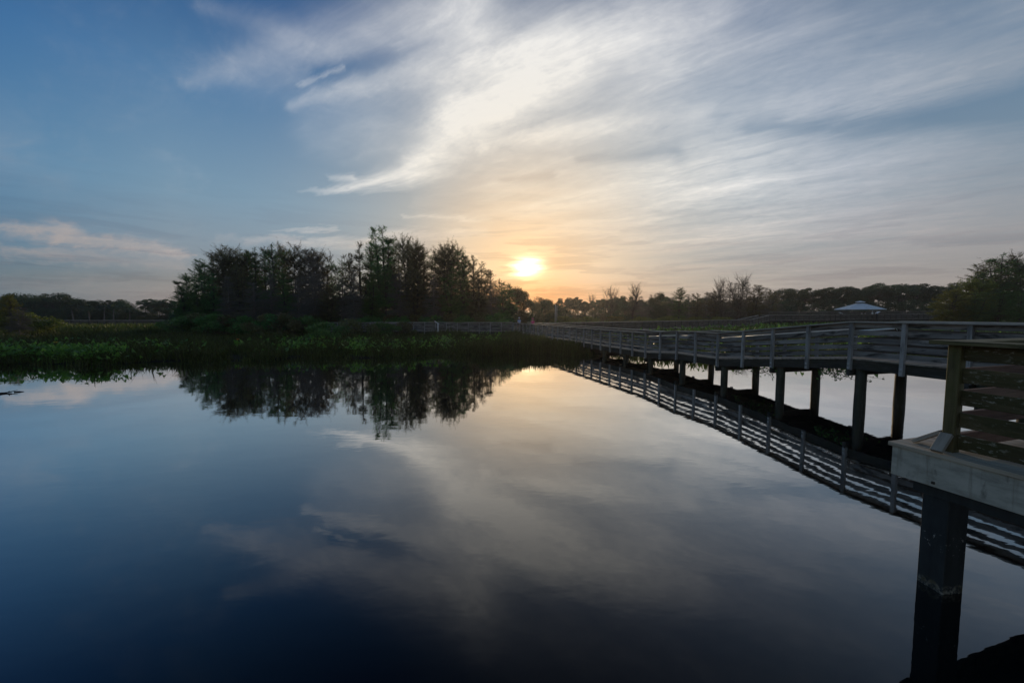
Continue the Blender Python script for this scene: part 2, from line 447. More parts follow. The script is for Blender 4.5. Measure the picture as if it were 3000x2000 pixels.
M['cypress_green'] = leaf('young cypress needles', (0.056, 0.121, 0.045, 1), (0.101, 0.227, 0.066, 1), (0.189, 0.345, 0.090, 1))
M['cypress_brown'] = leaf('old cypress needles', (0.087, 0.073, 0.039, 1), (0.155, 0.139, 0.064, 1), (0.212, 0.237, 0.091, 1))
M['cypress_grey'] = leaf('bare cypress twigs', (0.084, 0.080, 0.071, 1), (0.143, 0.143, 0.121, 1), (0.202, 0.218, 0.151, 1), .2)
M['yellow_green'] = leaf('yellow green leaves', (0.092, 0.105, 0.024, 1), (0.160, 0.177, 0.034, 1), (0.254, 0.261, 0.051, 1))
M['dark_leaf'] = leaf('dark evergreen leaves', (0.030, 0.056, 0.031, 1), (0.055, 0.098, 0.050, 1), (0.098, 0.151, 0.065, 1), .3)
M['palm_leaf'] = leaf('palm fronds', (.022, .040, .020, 1), (.040, .065, .030, 1), (.07, .10, .045, 1), .3)
M['marsh'] = leaf('marsh blades', (0.046, 0.035, 0.012, 1), (0.066, 0.073, 0.019, 1), (0.101, 0.143, 0.030, 1), .35, .5, 0, .22)
M['marsh_far'] = leaf('far marsh cover', (0.073, 0.078, 0.020, 1), (0.105, 0.140, 0.029, 1), (0.154, 0.203, 0.043, 1), .35, .5, 0, .12)
M['broad_leaf'] = leaf('broad arrowhead leaves', (0.075, 0.161, 0.032, 1), (0.132, 0.287, 0.048, 1), (0.264, 0.456, 0.072, 1), .5, .4, 0, .8)
M['weed'] = simple('floating weed', (.10, .15, .09), 0.6, 0.2, 0, 0.4, 10)

# water: still dark marsh pond
m, N = new_mat('pond water')
co = N.n('ShaderNodeTexCoord').outputs['Object']
wv = N.v('MULTIPLY', co, (0.55, 1.0, 1.0))
r1 = N.noise(wv, 1.6, 3, 0.5, 0.3)
r2 = N.noise(wv, 6.0, 2, 0.5)
hh = N.m('ADD', N.m('MULTIPLY', r1, 1.0), N.m('MULTIPLY', r2, 0.16))
nrm = bump(N, hh, 1.0, 0.0021)
lw = N.n('ShaderNodeLayerWeight')
lw.inputs['Blend'].default_value = 0.5
N.set(lw.inputs['Normal'], nrm)
fr = N.m('MINIMUM', N.m('MAXIMUM', N.m('MULTIPLY', N.m('POWER', lw.outputs['Facing'], 3.5), 1.66), 0.02), 0.88)
df = N.n('ShaderNodeBsdfDiffuse')
df.inputs[0].default_value = (.0015, .004, .006, 1)
gs = N.n('ShaderNodeBsdfGlossy')
gs.inputs['Color'].default_value = (1, 1, 1, 1)
gs.inputs['Roughness'].default_value = 0.02
N.set(gs.inputs['Normal'], nrm)
mx = N.n('ShaderNodeMixShader')
N.set(mx.inputs[0], fr)
N.t.links.new(df.outputs[0], mx.inputs[1])
N.t.links.new(gs.outputs[0], mx.inputs[2])
finish(N, mx.outputs[0])
M['water'] = m
# ------------------------------------------------------------------ mesh helpers
class MB:
    """collects boxes, beams, tubes and leaf faces; build() links them as ONE mesh object"""
    def __init__(self):
        self.v, self.f, self.uv, self.tint = [], [], [], []
        self.n = 0
    def add(self, verts, faces, uvs=None, tint=None):
        self.v.append(np.asarray(verts, dtype=np.float32).reshape(-1, 3))
        base = self.n
        self.n += len(self.v[-1])
        for i, f in enumerate(faces):
            self.f.append([base + k for k in f])
            self.uv.append(uvs[i] if uvs is not None else [(0, 0)] * len(f))
        self.tint.append(np.full(len(self.v[-1]), 0.5 if tint is None else tint, dtype=np.float32))
    def beam(self, p0, p1, w, h, up=(0, 0, 1), bevel=0.0):
        """board from p0 to p1 (centre line), w across, h along 'up'"""
        p0, p1, up = Vector(p0), Vector(p1), Vector(up)
        ax = (p1 - p0)
        L = ax.length
        ax = ax / L
        side = ax.cross(up)
        side.normalize()
        upn = side.cross(ax)
        if bevel > 0:
            c = bevel
            prof = [(-w / 2 + c, -h / 2), (w / 2 - c, -h / 2), (w / 2, -h / 2 + c), (w / 2, h / 2 - c),
                    (w / 2 - c, h / 2), (-w / 2 + c, h / 2), (-w / 2, h / 2 - c), (-w / 2, -h / 2 + c)]
        else:
            prof = [(-w / 2, -h / 2), (w / 2, -h / 2), (w / 2, h / 2), (-w / 2, h / 2)]
        k = len(prof)
        vs = [p0 + side * a + upn * b for a, b in prof] + [p1 + side * a + upn * b for a, b in prof]
        u0, v0 = random.uniform(0, 50), random.uniform(0, 50)
        per = [0.0]
        for i in range(k):
            a, b = prof[i], prof[(i + 1) % k]
            per.append(per[-1] + math.hypot(b[0] - a[0], b[1] - a[1]))
        faces, uvs = [], []
        for i in range(k):
            j = (i + 1) % k
            faces.append([i, j, k + j, k + i])
            uvs.append([(u0, v0 + per[i]), (u0, v0 + per[i + 1]), (u0 + L, v0 + per[i + 1]), (u0 + L, v0 + per[i])])
        faces.append(list(range(k))[::-1])
        uvs.append([(u0 + a, v0 + b) for a, b in prof][::-1])
        faces.append(list(range(k, 2 * k)))
        uvs.append([(u0 + a, v0 + b) for a, b in prof])
        self.add(vs, [f[::-1] for f in faces], [q[::-1] for q in uvs])
        return self
    def tube(self, pts, rad, sides=6, caps=True):
        pts = [Vector(p) for p in pts]
        if not hasattr(rad, '__len__'):
            rad = [rad] * len(pts)
        vs, faces, uvs = [], [], []
        u0, v0 = random.uniform(0, 50), random.uniform(0, 50)
        ref = Vector((0.31, 0.95, 0.08))
        lens = [0.0]
        for i, p in enumerate(pts):
            t = (pts[min(i + 1, len(pts) - 1)] - pts[max(i - 1, 0)])
            t.normalize()
            if abs(t.dot(ref)) > 0.97:
                ref = Vector((1, 0.1, 0))
            a = t.cross(ref).normalized()
            b = t.cross(a)
            for s in range(sides):
                th = 2 * PI * s / sides
                vs.append(p + (a * math.cos(th) + b * math.sin(th)) * rad[i])
            if i:
                lens.append(lens[-1] + (p - pts[i - 1]).length)
        for i in range(len(pts) - 1):
            for s in range(sides):
                q = (s + 1) % sides
                faces.append([i * sides + s, i * sides + q, (i + 1) * sides + q, (i + 1) * sides + s])
                c = 2 * PI * max(rad[i], 0.004) / sides
                uvs.append([(u0 + lens[i], v0 + c * s), (u0 + lens[i], v0 + c * (s + 1)), (u0 + lens[i + 1], v0 + c * (s + 1)), (u0 + lens[i + 1], v0 + c * s)])
        if caps:
            faces.append(list(range(sides))[::-1])
            uvs.append([(u0, v0)] * sides)
            faces.append([(len(pts) - 1) * sides + s for s in range(sides)])
            uvs.append([(u0, v0)] * sides)
        self.add(vs, faces, uvs)
        return self
    def build(self, name, mat, parent=None, origin=None, smooth=False, link=True):
        verts = np.concatenate(self.v) if self.v else np.zeros((0, 3), np.float32)
        off = root_loc(parent) if parent is not None else Vector(origin if origin is not None else (0, 0, 0))
        me = bpy.data.meshes.new(name)
        lens = np.array([len(f) for f in self.f], dtype=np.int32)
        loops = np.concatenate([np.asarray(f, dtype=np.int32) for f in self.f])
        verts = verts - np.array(off, dtype=np.float32)
        fill_mesh(me, verts, loops, lens, smooth)
        uvl = me.uv_layers.new(name='UVMap')
        uvl.data.foreach_set('uv', np.array([c for f in self.uv for c in f], dtype=np.float32).ravel())
        me.materials.append(mat)
        o = bpy.data.objects.new(name, me)
        if parent is not None:
            o.parent = parent
        else:
            o.location = off
        if link:
            COL.objects.link(o)
        return o

def root_loc(o):
    p = Vector((0, 0, 0))
    while o is not None:
        p += o.location
        o = o.parent
    return p

def fill_mesh(me, verts, loops, lens, smooth=False):
    me.vertices.add(len(verts))
    me.vertices.foreach_set('co', np.ascontiguousarray(verts, dtype=np.float32).ravel())
    me.loops.add(len(loops))
    me.loops.foreach_set('vertex_index', loops)
    me.polygons.add(len(lens))
    st = np.zeros(len(lens), dtype=np.int32)
    st[1:] = np.cumsum(lens)[:-1]
    me.polygons.foreach_set('loop_start', st)
    me.polygons.foreach_set('loop_total', lens)
    me.polygons.foreach_set('use_smooth', np.full(len(lens), bool(smooth)))
    me.update(calc_edges=True)

def mesh_arrays(name, verts, faces, mat, tint=None, parent=None, loc=(0, 0, 0), link=True, smooth=False):
    """verts (n,3) and faces (m,k) arrays -> one mesh object"""
    me = bpy.data.meshes.new(name)
    faces = np.asarray(faces, dtype=np.int32)
    fill_mesh(me, np.asarray(verts), faces.ravel(), np.full(len(faces), faces.shape[1], dtype=np.int32), smooth)
    if tint is not None:
        a = me.attributes.new('tint', 'FLOAT', 'POINT')
        a.data.foreach_set('value', np.asarray(tint, dtype=np.float32))
    me.materials.append(mat)
    o = bpy.data.objects.new(name, me)
    o.location = loc
    if parent is not None:
        o.parent = parent
    if link:
        COL.objects.link(o)
    return o

def tag(o, label=None, cat=None, group=None, kind=None):
    for k, v in (('label', label), ('category', cat), ('group', group), ('kind', kind)):
        if v:
            o[k] = v
    return o

def thing(name, label, cat, loc=(0, 0, 0), group=None):
    o = bpy.data.objects.new(name, None)
    o.empty_display_size = 0.3
    o.location = loc
    COL.objects.link(o)
    return tag(o, label, cat, group)

def copy_tree(o, parent=None):
    c = o.copy()
    COL.objects.link(c)
    c.parent = parent
    for ch in list(o.children):
        copy_tree(ch, c)
    return c
# ------------------------------------------------------------------ boardwalks
RAIL_H = 1.09
def walk_segment(root, A, B, zA, zB, width=2.0, spacing=1.29, first=0.0, near=True, pile_every=2, pile_first=0.0,
                 handrail=False, rails=(True, True), bolts=False, planks=True, far_skip=0.0, wid_sides=None, pile_r=0.14, piles=True, far=False):
    """one straight run from A to B (plan points of the edge nearest the viewer); the deck reaches 'width' to the right of A->B"""
    A, B = Vector((A[0], A[1], 0)), Vector((B[0], B[1], 0))
    ax = (B - A)
    L = ax.length
    d = ax / L
    nrm = Vector((d.y, -d.x, 0))
    zf = lambda s: zA + (zB - zA) * s / L
    pt = lambda s, w, dz: A + d * s + nrm * w + Vector((0, 0, zf(s) + dz))
    # planks
    mb = MB()
    if planks:
        n = max(1, int(L / 0.145))
        for i in range(n):
            s = (i + 0.5) * L / n
            mb.beam(pt(s, -0.05, -0.019 + random.uniform(-.002, .002)), pt(s, width + 0.05, -0.019), L / n - 0.008, 0.038)
    else:
        mb.beam(pt(0, width / 2, -0.02), pt(L, width / 2, -0.02), width + 0.06, 0.038)
    mb.build('deck', M['deck_wood'], root)
    for side in (0, 1):
        w_rim = 0.025 if side == 0 else width - 0.025
        out = -1 if side == 0 else 1
        edge = 0.0 if side == 0 else width
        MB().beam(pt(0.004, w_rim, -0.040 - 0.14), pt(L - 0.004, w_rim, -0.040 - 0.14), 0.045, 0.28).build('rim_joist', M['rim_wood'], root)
        if not rails[side]:
            continue
        s0 = far_skip if side == 1 else 0.0
        mat = M['far_wood'] if far else M['grey_wood'] if side == 0 else M['brown_wood']
        MB().beam(pt(s0 + .003, edge + out * 0.03, RAIL_H - 0.019), pt(L - .003, edge + out * 0.03, RAIL_H - 0.019), 0.19, 0.038).build('cap_rail', M['cap_wood'], root)
        for k in range(5):
            zt = RAIL_H - 0.045 - k * 0.205 - 0.07
            rb = MB()
            # boards two bays long, butted at posts
            s = s0
            step = spacing * 2
            s_next = first + step
            while s < L - 0.05:
                e = min(L, s_next)
                jit = random.uniform(-.011, .011)
                if e - s > 0.1:
                    rb.beam(pt(s + .003, edge - out * 0.022, zt + jit), pt(e - .003, edge - out * 0.022, zt + jit + random.uniform(-.010, .010)), 0.036, 0.135)
                s, s_next = e, e + step
            rb.build('rail_board', mat, root)
        if handrail:
            hr = MB()
            w_h = 0.10 if side == 0 else width - 0.10
            hr.tube([pt(0.1, w_h, 0.86), pt(L - 0.1, w_h, 0.86)], 0.027, 8)
            for q in range(int(L / 1.29) + 1):
                s = min(L - .05, .05 + q * 1.29)
                hr.tube([pt(s, w_h, 0.845), pt(s, edge - out * 0.03, 0.80)], 0.009, 5)
            hr.build('handrail', M['steel_rail'], root, smooth=True)
        s = first
        while s < L + 0.02:
            if s >= s0 - .01:
                lo, hi = -0.36, RAIL_H - 0.040
                po = MB().beam(pt(s, edge + out * 0.046, lo), pt(s + random.uniform(-.014, .014), edge + out * 0.046, hi), 0.092, 0.092, up=nrm).build('post', M['far_wood'] if far else M['grey_post'], root)
                if bolts and side == 0:
                    for zb in (-0.30, -0.17):
                        bm_ = MB()
                        c = pt(s, edge + out * 0.0965, zb)
                        bm_.beam(c - d * .030, c + d * .030, .009, .062)
                        bm_.beam(c - d * .013 + nrm * out * .008, c + d * .013 + nrm * out * .008, .014, .026)
                        bm_.build('bolt_plate', M['bolt'], po)
            s += spacing
    if piles:
        s = pile_first
        while s < L + 0.02:
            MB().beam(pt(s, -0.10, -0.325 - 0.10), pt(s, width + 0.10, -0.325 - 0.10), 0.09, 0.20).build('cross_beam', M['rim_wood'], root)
            for w in (0.17, width - 0.17):
                top = pt(s, w, -0.325)
                lean = Vector((random.uniform(-.02, .02), random.uniform(-.02, .02), 0))
                lo = Vector((top.x, top.y, -0.8)) + lean
                k = 7
                pts = [lo.lerp(top, i / (k - 1)) for i in range(k)]
                # the pile passes beside the cross beam, bolted to it
                off = d * -(0.045 + pile_r + .003)
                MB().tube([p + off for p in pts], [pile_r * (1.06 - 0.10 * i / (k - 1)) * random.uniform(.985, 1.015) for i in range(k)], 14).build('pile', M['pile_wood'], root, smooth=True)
            s += spacing * pile_every

DY = 0.272
line = lambda Y: Vector((13.33 - DY * Y, Y, 0))
D_LINE = Vector((-DY, 1, 0)).normalized()
N_LINE = Vector((D_LINE.y, -D_LINE.x, 0))
SP = 1.25 * math.sqrt(1 + DY * DY)

main_walk = thing('boardwalk', 'long weathered grey boardwalk ramping down on round timber piles beside the open water', 'boardwalk', (10.12, 11.82, 0))
KN = [(6.82, 1.53), (11.82, 1.53), (16.85, 0.96), (19.35, 0.95), (21.85, 0.75), (48.85, 0.75)]
for i, ((y0, z0), (y1, z1)) in enumerate(zip(KN[:-1], KN[1:])):
    walk_segment(main_walk, line(y0), line(y1), z0, z1, 2.0, SP, SP if i else 0.0, pile_first=2 * SP if i in (1, 4) else (SP * 2 - .01 if i else 0.0),
                 handrail=i in (1, 3), bolts=i < 4)

# branch running left along the tree island, from the far end of the main run
corner = line(48.85)
side_walk = thing('boardwalk', 'low grey boardwalk running left along the tree island behind the white slanted sign', 'boardwalk', (corner.x, corner.y, 0))
MB().beam(corner + D_LINE * 0.02 + N_LINE * 0.0 + Vector((1.0, 1.1, .73)), corner + D_LINE * 0.02 + Vector((-0.02, 1.1, .73)), 2.2, 0.036).build('deck', M['deck_wood'], side_walk)
walk_segment(side_walk, (corner.x - .02, corner.y + .06), (-24.5, 49.4), 0.75, 0.75, 2.0, 1.35, 0.0)
# branch running right to the pavilion
far_walk = thing('boardwalk', 'distant grey boardwalk branching right over the green marsh and ramping up to the pavilion', 'boardwalk', (3.9, 45.0, 0))
def run_far(root, A, B, zA, zB, **k):
    """near rail from A (left) to B (right), deck on the far side"""
    A, B = Vector((A[0], A[1], 0)), Vector((B[0], B[1], 0))
    d = (B - A).normalized()
    n = Vector((-d.y, d.x, 0))
    walk_segment(root, B, A, zB, zA, 2.0, 1.6, 0.0, far=True, **k)
run_far(far_walk, (3.9, 45.0), (44.0, 74.0), .75, .75)
run_far(far_walk, (44.0, 74.0), (52.6, 81.5), .75, 1.60)
run_far(far_walk, (52.6, 81.5), (77.0, 89.5), 1.60, 1.75)
run_far(far_walk, (77.0, 89.5), (140.0, 101.0), 1.75, 2.10)

levee_walk = thing('boardwalk', 'pale far boardwalk along the foot of the dark woods behind the pavilion', 'boardwalk', (56, 108, 0))
run_far(levee_walk, (56.0, 106.0), (150.0, 116.0), 2.45, 2.75, planks=False)
left_walk = thing('boardwalk', 'thin pale far boardwalk in front of the left woods', 'boardwalk', (-84, 67, 0))
run_far(left_walk, (-92.0, 68.0), (-52.0, 66.0), .75, .75, planks=False)

# ------------------------------------------------------------------ near overlook deck
U = Vector((0.287, -0.958, 0)).normalized()
V = Vector((-U.y, U.x, 0))
C0 = Vector((3.90, 4.00, 0))
ZD = 1.52
W_ = lambda u, v, z: C0 + U * u + V * v + Vector((0, 0, z))
deck = thing('overlook_deck', 'near wooden overlook deck with mossy railing and pale fascia on a square dark pile', 'deck', C0)
LU, LV = 5.2, 5.0
pb = MB()
k = 0
v = -0.02
while v < LV:
    w = 0.14 if k else 0.135
    pb.beam(W_(-0.03, v + w / 2, ZD - .019 + random.uniform(-.0015, .0015)), W_(LU, v + w / 2, ZD - .019), w - .007, .038, bevel=.003)
    v += w
    k += 1
pb.build('deck_boards', M['beige_deck'], deck)
MB().beam(W_(0.0, 0.022, ZD - .041 - .145), W_(LU, 0.022, ZD - .041 - .145), .04, .29, bevel=.003).build('fascia_board', M['fascia'], deck)
MB().beam(W_(0.022, 0.045, ZD - .041 - .145), W_(0.022, LV, ZD - .041 - .145), .04, .29, bevel=.003).build('fascia_board', M['fascia'], deck)
jb = MB()
for q in range(1, 9):
    jb.beam(W_(.6 * q, .05, ZD - .041 - .09), W_(.6 * q, LV, ZD - .041 - .09), .04, .18)
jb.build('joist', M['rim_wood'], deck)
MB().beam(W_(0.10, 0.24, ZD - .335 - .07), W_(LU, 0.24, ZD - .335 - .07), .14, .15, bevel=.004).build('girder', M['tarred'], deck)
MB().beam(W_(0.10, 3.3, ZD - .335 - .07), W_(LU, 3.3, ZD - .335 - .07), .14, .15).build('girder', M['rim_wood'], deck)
bz = ZD - .041 - .25
MB().beam(W_(.335, -.012, bz), W_(.335, .003, bz), .022, .022).build('bolt', M['dark_frame'], deck)
MB().beam(W_(1.6, -.012, bz), W_(1.6, .003, bz), .022, .022).build('bolt', M['dark_frame'], deck)
PC = Vector((4.445, 3.965, 0))
def sq_pile(c, s, rotdeg, top):
    a = Vector((math.cos(R(rotdeg)), math.sin(R(rotdeg)), 0))
    return MB().beam(c + Vector((0, 0, -1.2)), c + Vector((0, 0, top)), s, s, up=a, bevel=.006)
sq_pile(PC, 0.235, 6, ZD - .33).build('pile', M['tarred'], deck)
sq_pile(W_(0.25, 3.3, 0), 0.235, 6, ZD - .41).build('pile', M['tarred'], deck)
sq_pile(W_(3.0, 3.3, 0), 0.235, 6, ZD - .41).build('pile', M['tarred'], deck)
# railing: corner post, boards and caps
PU, PV = 0.345, 0.19
HR = 1.055
MB().beam(W_(PU, PV, ZD), W_(PU, PV, ZD + HR - .04), .092, .092, up=V, bevel=.006).build('post', M['post_wood'], deck)
for (u_, v_) in ((PU + 1.9, PV), (PU, PV + 1.9), (PU, PV + 3.8), (PU + 3.8, PV)):
    MB().beam(W_(u_, v_, ZD), W_(u_, v_, ZD + HR - .04), .09, .09, up=V, bevel=.005).build('post', M['moss_wood'], deck)
MB().beam(W_(PU - .15, PV - .005, ZD + HR - .02), W_(LU, PV - .005, ZD + HR - .02), .235, .038, bevel=.004).build('cap_rail', M['post_wood'], deck)
MB().beam(W_(PU, PV + .12, ZD + HR - .0215), W_(PU, LV, ZD + HR - .0215), .235, .038, bevel=.004).build('cap_rail', M['post_wood'], deck)
for k in range(5):
    zt = ZD + HR - .045 - .07 - k * .209
    MB().beam(W_(PU + .050, PV + .018, zt), W_(LU, PV + .018, zt), .036, .138, bevel=.004).build('rail_board', M['moss_wood'], deck)
    MB().beam(W_(PU + .018, PV + .050, zt - .003), W_(PU + .018, LV, zt - .003), .036, .138, bevel=.004).build('rail_board', M['red_wood'], deck)
# little diagonal kickers at the post foot
MB().beam(W_(PU + .0, PV - .20, ZD + .018), W_(PU + .0, PV - .062, ZD + .17), .088, .036, up=(0, 0, 1), bevel=.003).build('brace', M['deck_wood'], deck)
MB().beam(W_(PU - .27, PV + .0, ZD + .018), W_(PU - .062, PV + .0, ZD + .17), .088, .036, up=(0, 0, 1), bevel=.003).build('brace', M['deck_wood'], deck)
# ------------------------------------------------------------------ ground, water, marsh
SHX = [-1500, -70, -40, -28, -20, -11, -5, 0, 3, 6, 9, 12, 20, 40, 70, 1500]
SHY = [12, 17, 20, 21.8, 23.2, 25.4, 27.0, 28.8, 28.2, 27.2, 26.4, 25.6, 24.6, 23, 21, 12]
def shore(X):
    X = np.asarray(X, dtype=float)
    w = 0.55 * np.sin(X * 0.9 + 0.7) + 0.35 * np.sin(X * 2.3 + 1.9) + 0.16 * np.sin(X * 5.7)
    return np.interp(X, SHX, SHY) + w
def height(X, Y):
    t = np.asarray(Y) - shore(X)
    return np.interp(t, [-4, -0.6, 0.0, 0.6, 14, 60, 200, 2500], [-1.2, -0.35, -0.02, 0.07, 0.12, 0.22, 0.35, 0.6])

xs = np.unique(np.concatenate([np.linspace(-1500, -90, 18), np.linspace(-90, 100, 220), np.linspace(100, 1500, 18)]))
ts = np.array([-4, -2, -0.8, -0.4, 0, 0.3, 0.7, 1.5, 3, 6, 10, 16, 25, 40, 60, 90, 140, 220, 400, 800, 1600, 2400.])
X, T = np.meshgrid(xs, ts)
Y = shore(X) + T
Z = height(X, Y) + np.where(T > 2, 0.05 * np.sin(X * 0.7 + T * 1.1) * np.sin(T * 0.5), 0)
nr, nc = X.shape
idx = np.arange(nr * nc).reshape(nr, nc)
fc = np.stack([idx[:-1, :-1], idx[:-1, 1:], idx[1:, 1:], idx[1:, :-1]], -1).reshape(-1, 4)
tag(mesh_arrays('ground', np.stack([X, Y, Z], -1).reshape(-1, 3), fc, M['soil'], smooth=True), kind='structure')
tag(mesh_arrays('water', np.array([(-2500, -1200, 0), (2500, -1200, 0), (2500, 60, 0), (-2500, 60, 0)]), [[0, 1, 2, 3]], M['water']), kind='structure')
tag(mesh_arrays('pond_bed', np.array([(-2500, -1200, -1.3), (2500, -1200, -1.3), (2500, 60, -1.3), (-2500, 60, -1.3)]), [[0, 1, 2, 3]], M['soil']), kind='structure')

def blades(X, Y, Z, h, w, lean, tint):
    """bent blades: 5 points, quad + tip as two quads' worth of triangles"""
    n = len(X)
    th = rng.uniform(0, 2 * PI, n)
    ph = rng.uniform(0, 2 * PI, n)
    sx, sy = np.cos(th) * w / 2, np.sin(th) * w / 2
    lx, ly = np.cos(ph) * lean * h, np.sin(ph) * lean * h
    b = np.stack([X, Y, Z], 1)
    P = np.empty((n, 5, 3), np.float32)
    P[:, 0] = b - np.stack([sx * .6, sy * .6, 0 * sx], 1)
    P[:, 1] = b + np.stack([sx * .6, sy * .6, 0 * sx], 1)
    mid = b + np.stack([lx * .35, ly * .35, h * .6], 1)
    P[:, 2] = mid + np.stack([sx, sy, 0 * sx], 1)
    P[:, 3] = mid - np.stack([sx, sy, 0 * sx], 1)
    P[:, 4] = b + np.stack([lx, ly, h * np.sqrt(np.maximum(.2, 1 - lean ** 2 * .6))], 1)
    i0 = np.arange(n)[:, None] * 5
    tri = np.concatenate([i0 + np.array([[0, 1, 2]]), i0 + np.array([[0, 2, 3]]), i0 + np.array([[3, 2, 4]])], 1).reshape(-1, 3)
    return P.reshape(-1, 3), tri, np.repeat(tint, 5)

def nz2(x, y, s):
    """cheap smooth value noise"""
    x, y = x * s, y * s
    return 0.5 + 0.25 * (np.sin(x * 1.7 + 1.3 * np.sin(y * 1.1 + .5)) + np.sin(y * 2.1 + 1.7 * np.sin(x * .9 + 2.1)))

def on_walk(X, Y, m=0.1):
    """True under the boardwalk decks, where nothing grows up through the planks"""
    s = (13.33 - DY * Y)
    a = (X > s - m) & (X < s + 2.08 + m) & (Y < 50)
    b = (Y > 48.8 - m) & (Y < 51.2 + m) & (X < 2.2) & (X > -25)
    t = (X - 3.9) * 29 - (Y - 45) * 40.1
    c = (np.abs(t / 49.5 + 1.0) < 1.2) & (X > 2) & (X < 54)
    return a | b | c

def scatter(n, x0, x1, t0, t1, power=1.0):
    X = rng.uniform(x0, x1, n)
    T = t0 + (t1 - t0) * rng.uniform(0, 1, n) ** power
    return X, shore(X) + T, T

parts = []
# thick fringe of blades at the water's edge, left of the boardwalk
X, Y, T = scatter(95000, -48, 8.5, -0.55, 12, 1.25)
k = (nz2(X, Y, .9) + rng.normal(0, .16, len(X)) > 0.34) & ~on_walk(X, Y) & (X < 13.33 - DY * Y)
X, Y, T = X[k], Y[k], T[k]
h = rng.uniform(.28, .70, len(X)) * (0.55 + 0.9 * nz2(X, Y, .75) ** 1.5) * np.clip(.75 + T * .3, .6, 1.1) * np.where(rng.uniform(0, 1, len(X)) < .05, 1.7, 1.0)
parts.append(blades(X, Y, height(X, Y), h, rng.uniform(.025, .06, len(X)), rng.uniform(.08, .5, len(X)), rng.uniform(0, 1, len(X))))
# middle ground up to the tree island
X, Y, T = scatter(110000, -75, 3.5, 10, 32)
k = (nz2(X, Y, .5) + rng.normal(0, .2, len(X)) > 0.26) & ~on_walk(X, Y) & (X < 13.33 - DY * Y)
X, Y, T = X[k], Y[k], T[k]
h = rng.uniform(.35, .8, len(X)) * (0.5 + 0.95 * nz2(X, Y, .4) ** 1.4) * np.where(rng.uniform(0, 1, len(X)) < .05, 1.6, 1.0)
parts.append(blades(X, Y, height(X, Y), h, rng.uniform(.04, .09, len(X)), rng.uniform(.1, .5, len(X)), rng.uniform(0, 1, len(X))))
def merge(parts):
    V_, F_, T_, n = [], [], [], 0
    for p, f, t in parts:
        V_.append(p); F_.append(f + n); T_.append(t); n += len(p)
    return np.concatenate(V_), np.concatenate(F_), np.concatenate(T_)
# tall reeds along the bank under the sun, added to hide its water reflection
n = 3400
X = rng.uniform(-2.2, 4.6, n)
T = rng.uniform(-.35, 1.6, n)
Y = shore(X) + T
k = ~on_walk(X, Y)
X, Y, n = X[k], Y[k], int(k.sum())
parts.append(blades(X, Y, height(X, Y), rng.uniform(.55, 1.15, n) * np.where((X > .2) & (X < 2.6), 1.25, 1.0), rng.uniform(.03, .06, n), rng.uniform(.05, .4, n), rng.uniform(0, 1, n)))
p, f, t = merge(parts)
tag(mesh_arrays('marsh_grass', p, f, M['marsh'], t), kind='stuff')
# far left marsh beyond the island and the green marsh right of the boardwalk
parts = []
X, Y, T = scatter(42000, -120, -38, 30, 58)
h = rng.uniform(.5, 1.0, len(X)) * np.where((T > 34) & (T < 46), 1.55, 1.0)
parts.append(blades(X, Y, height(X, Y), h, rng.uniform(.08, .16, len(X)), rng.uniform(.1, .6, len(X)), rng.uniform(0, 1, len(X))))
X, Y, T = scatter(150000, 2, 150, -0.4, 86, 1.2)
k = (X > 13.33 - DY * Y + 2.3) & ~on_walk(X, Y) & (nz2(X, Y, .6) + rng.normal(0, .2, len(X)) > 0.22)
X, Y, T = X[k], Y[k], T[k]
h = rng.uniform(.35, .85, len(X)) * (0.7 + 0.5 * nz2(X, Y, .4))
parts.append(blades(X, Y, height(X, Y), h, rng.uniform(.05, .11, len(X)) * (1 + T / 50), rng.uniform(.1, .65, len(X)), rng.uniform(0, 1, len(X))))
p, f, t = merge(parts)
tag(mesh_arrays('marsh_plants', p, f, M['marsh_far'], t), kind='stuff')

def broad_leaves(X, Y, Z, h, size, tint):
    """arrowhead-shaped leaf on a thin stalk"""
    n = len(X)
    th = rng.uniform(0, 2 * PI, n)
    ph = rng.uniform(0, 2 * PI, n)
    ln = rng.uniform(.1, .5, n)
    b = np.stack([X, Y, Z], 1)
    top = b + np.stack([np.cos(ph) * ln * h, np.sin(ph) * ln * h, h], 1)
    side = np.stack([np.cos(th), np.sin(th), rng.normal(0, .15, n)], 1)
    tilt = rng.uniform(.2, 1.2, n)
    fwd = np.stack([-np.sin(th) * np.cos(tilt), np.cos(th) * np.cos(tilt), np.sin(tilt)], 1)
    s = size[:, None]
    P = np.empty((n, 9, 3), np.float32)
    P[:, 0] = b
    P[:, 1] = b + np.array([.012, 0, 0])
    P[:, 2] = top
    P[:, 3] = top - fwd * s * .35 + side * s * .34
    P[:, 4] = top + fwd * s * .05 + side * s * .36
    P[:, 5] = top + fwd * s * .50 + side * s * .16
    P[:, 6] = top + fwd * s * .85
    P[:, 7] = top + fwd * s * .05 - side * s * .36
    P[:, 8] = top - fwd * s * .35 - side * s * .34
    i0 = np.arange(n)[:, None] * 9
    tris = [(0, 1, 2), (2, 3, 4), (2, 4, 5), (2, 5, 6), (2, 6, 7), (2, 7, 8)]
    tri = np.concatenate([i0 + np.array([q]) for q in tris], 1).reshape(-1, 3)
    return P.reshape(-1, 3), tri, np.repeat(tint, 9)

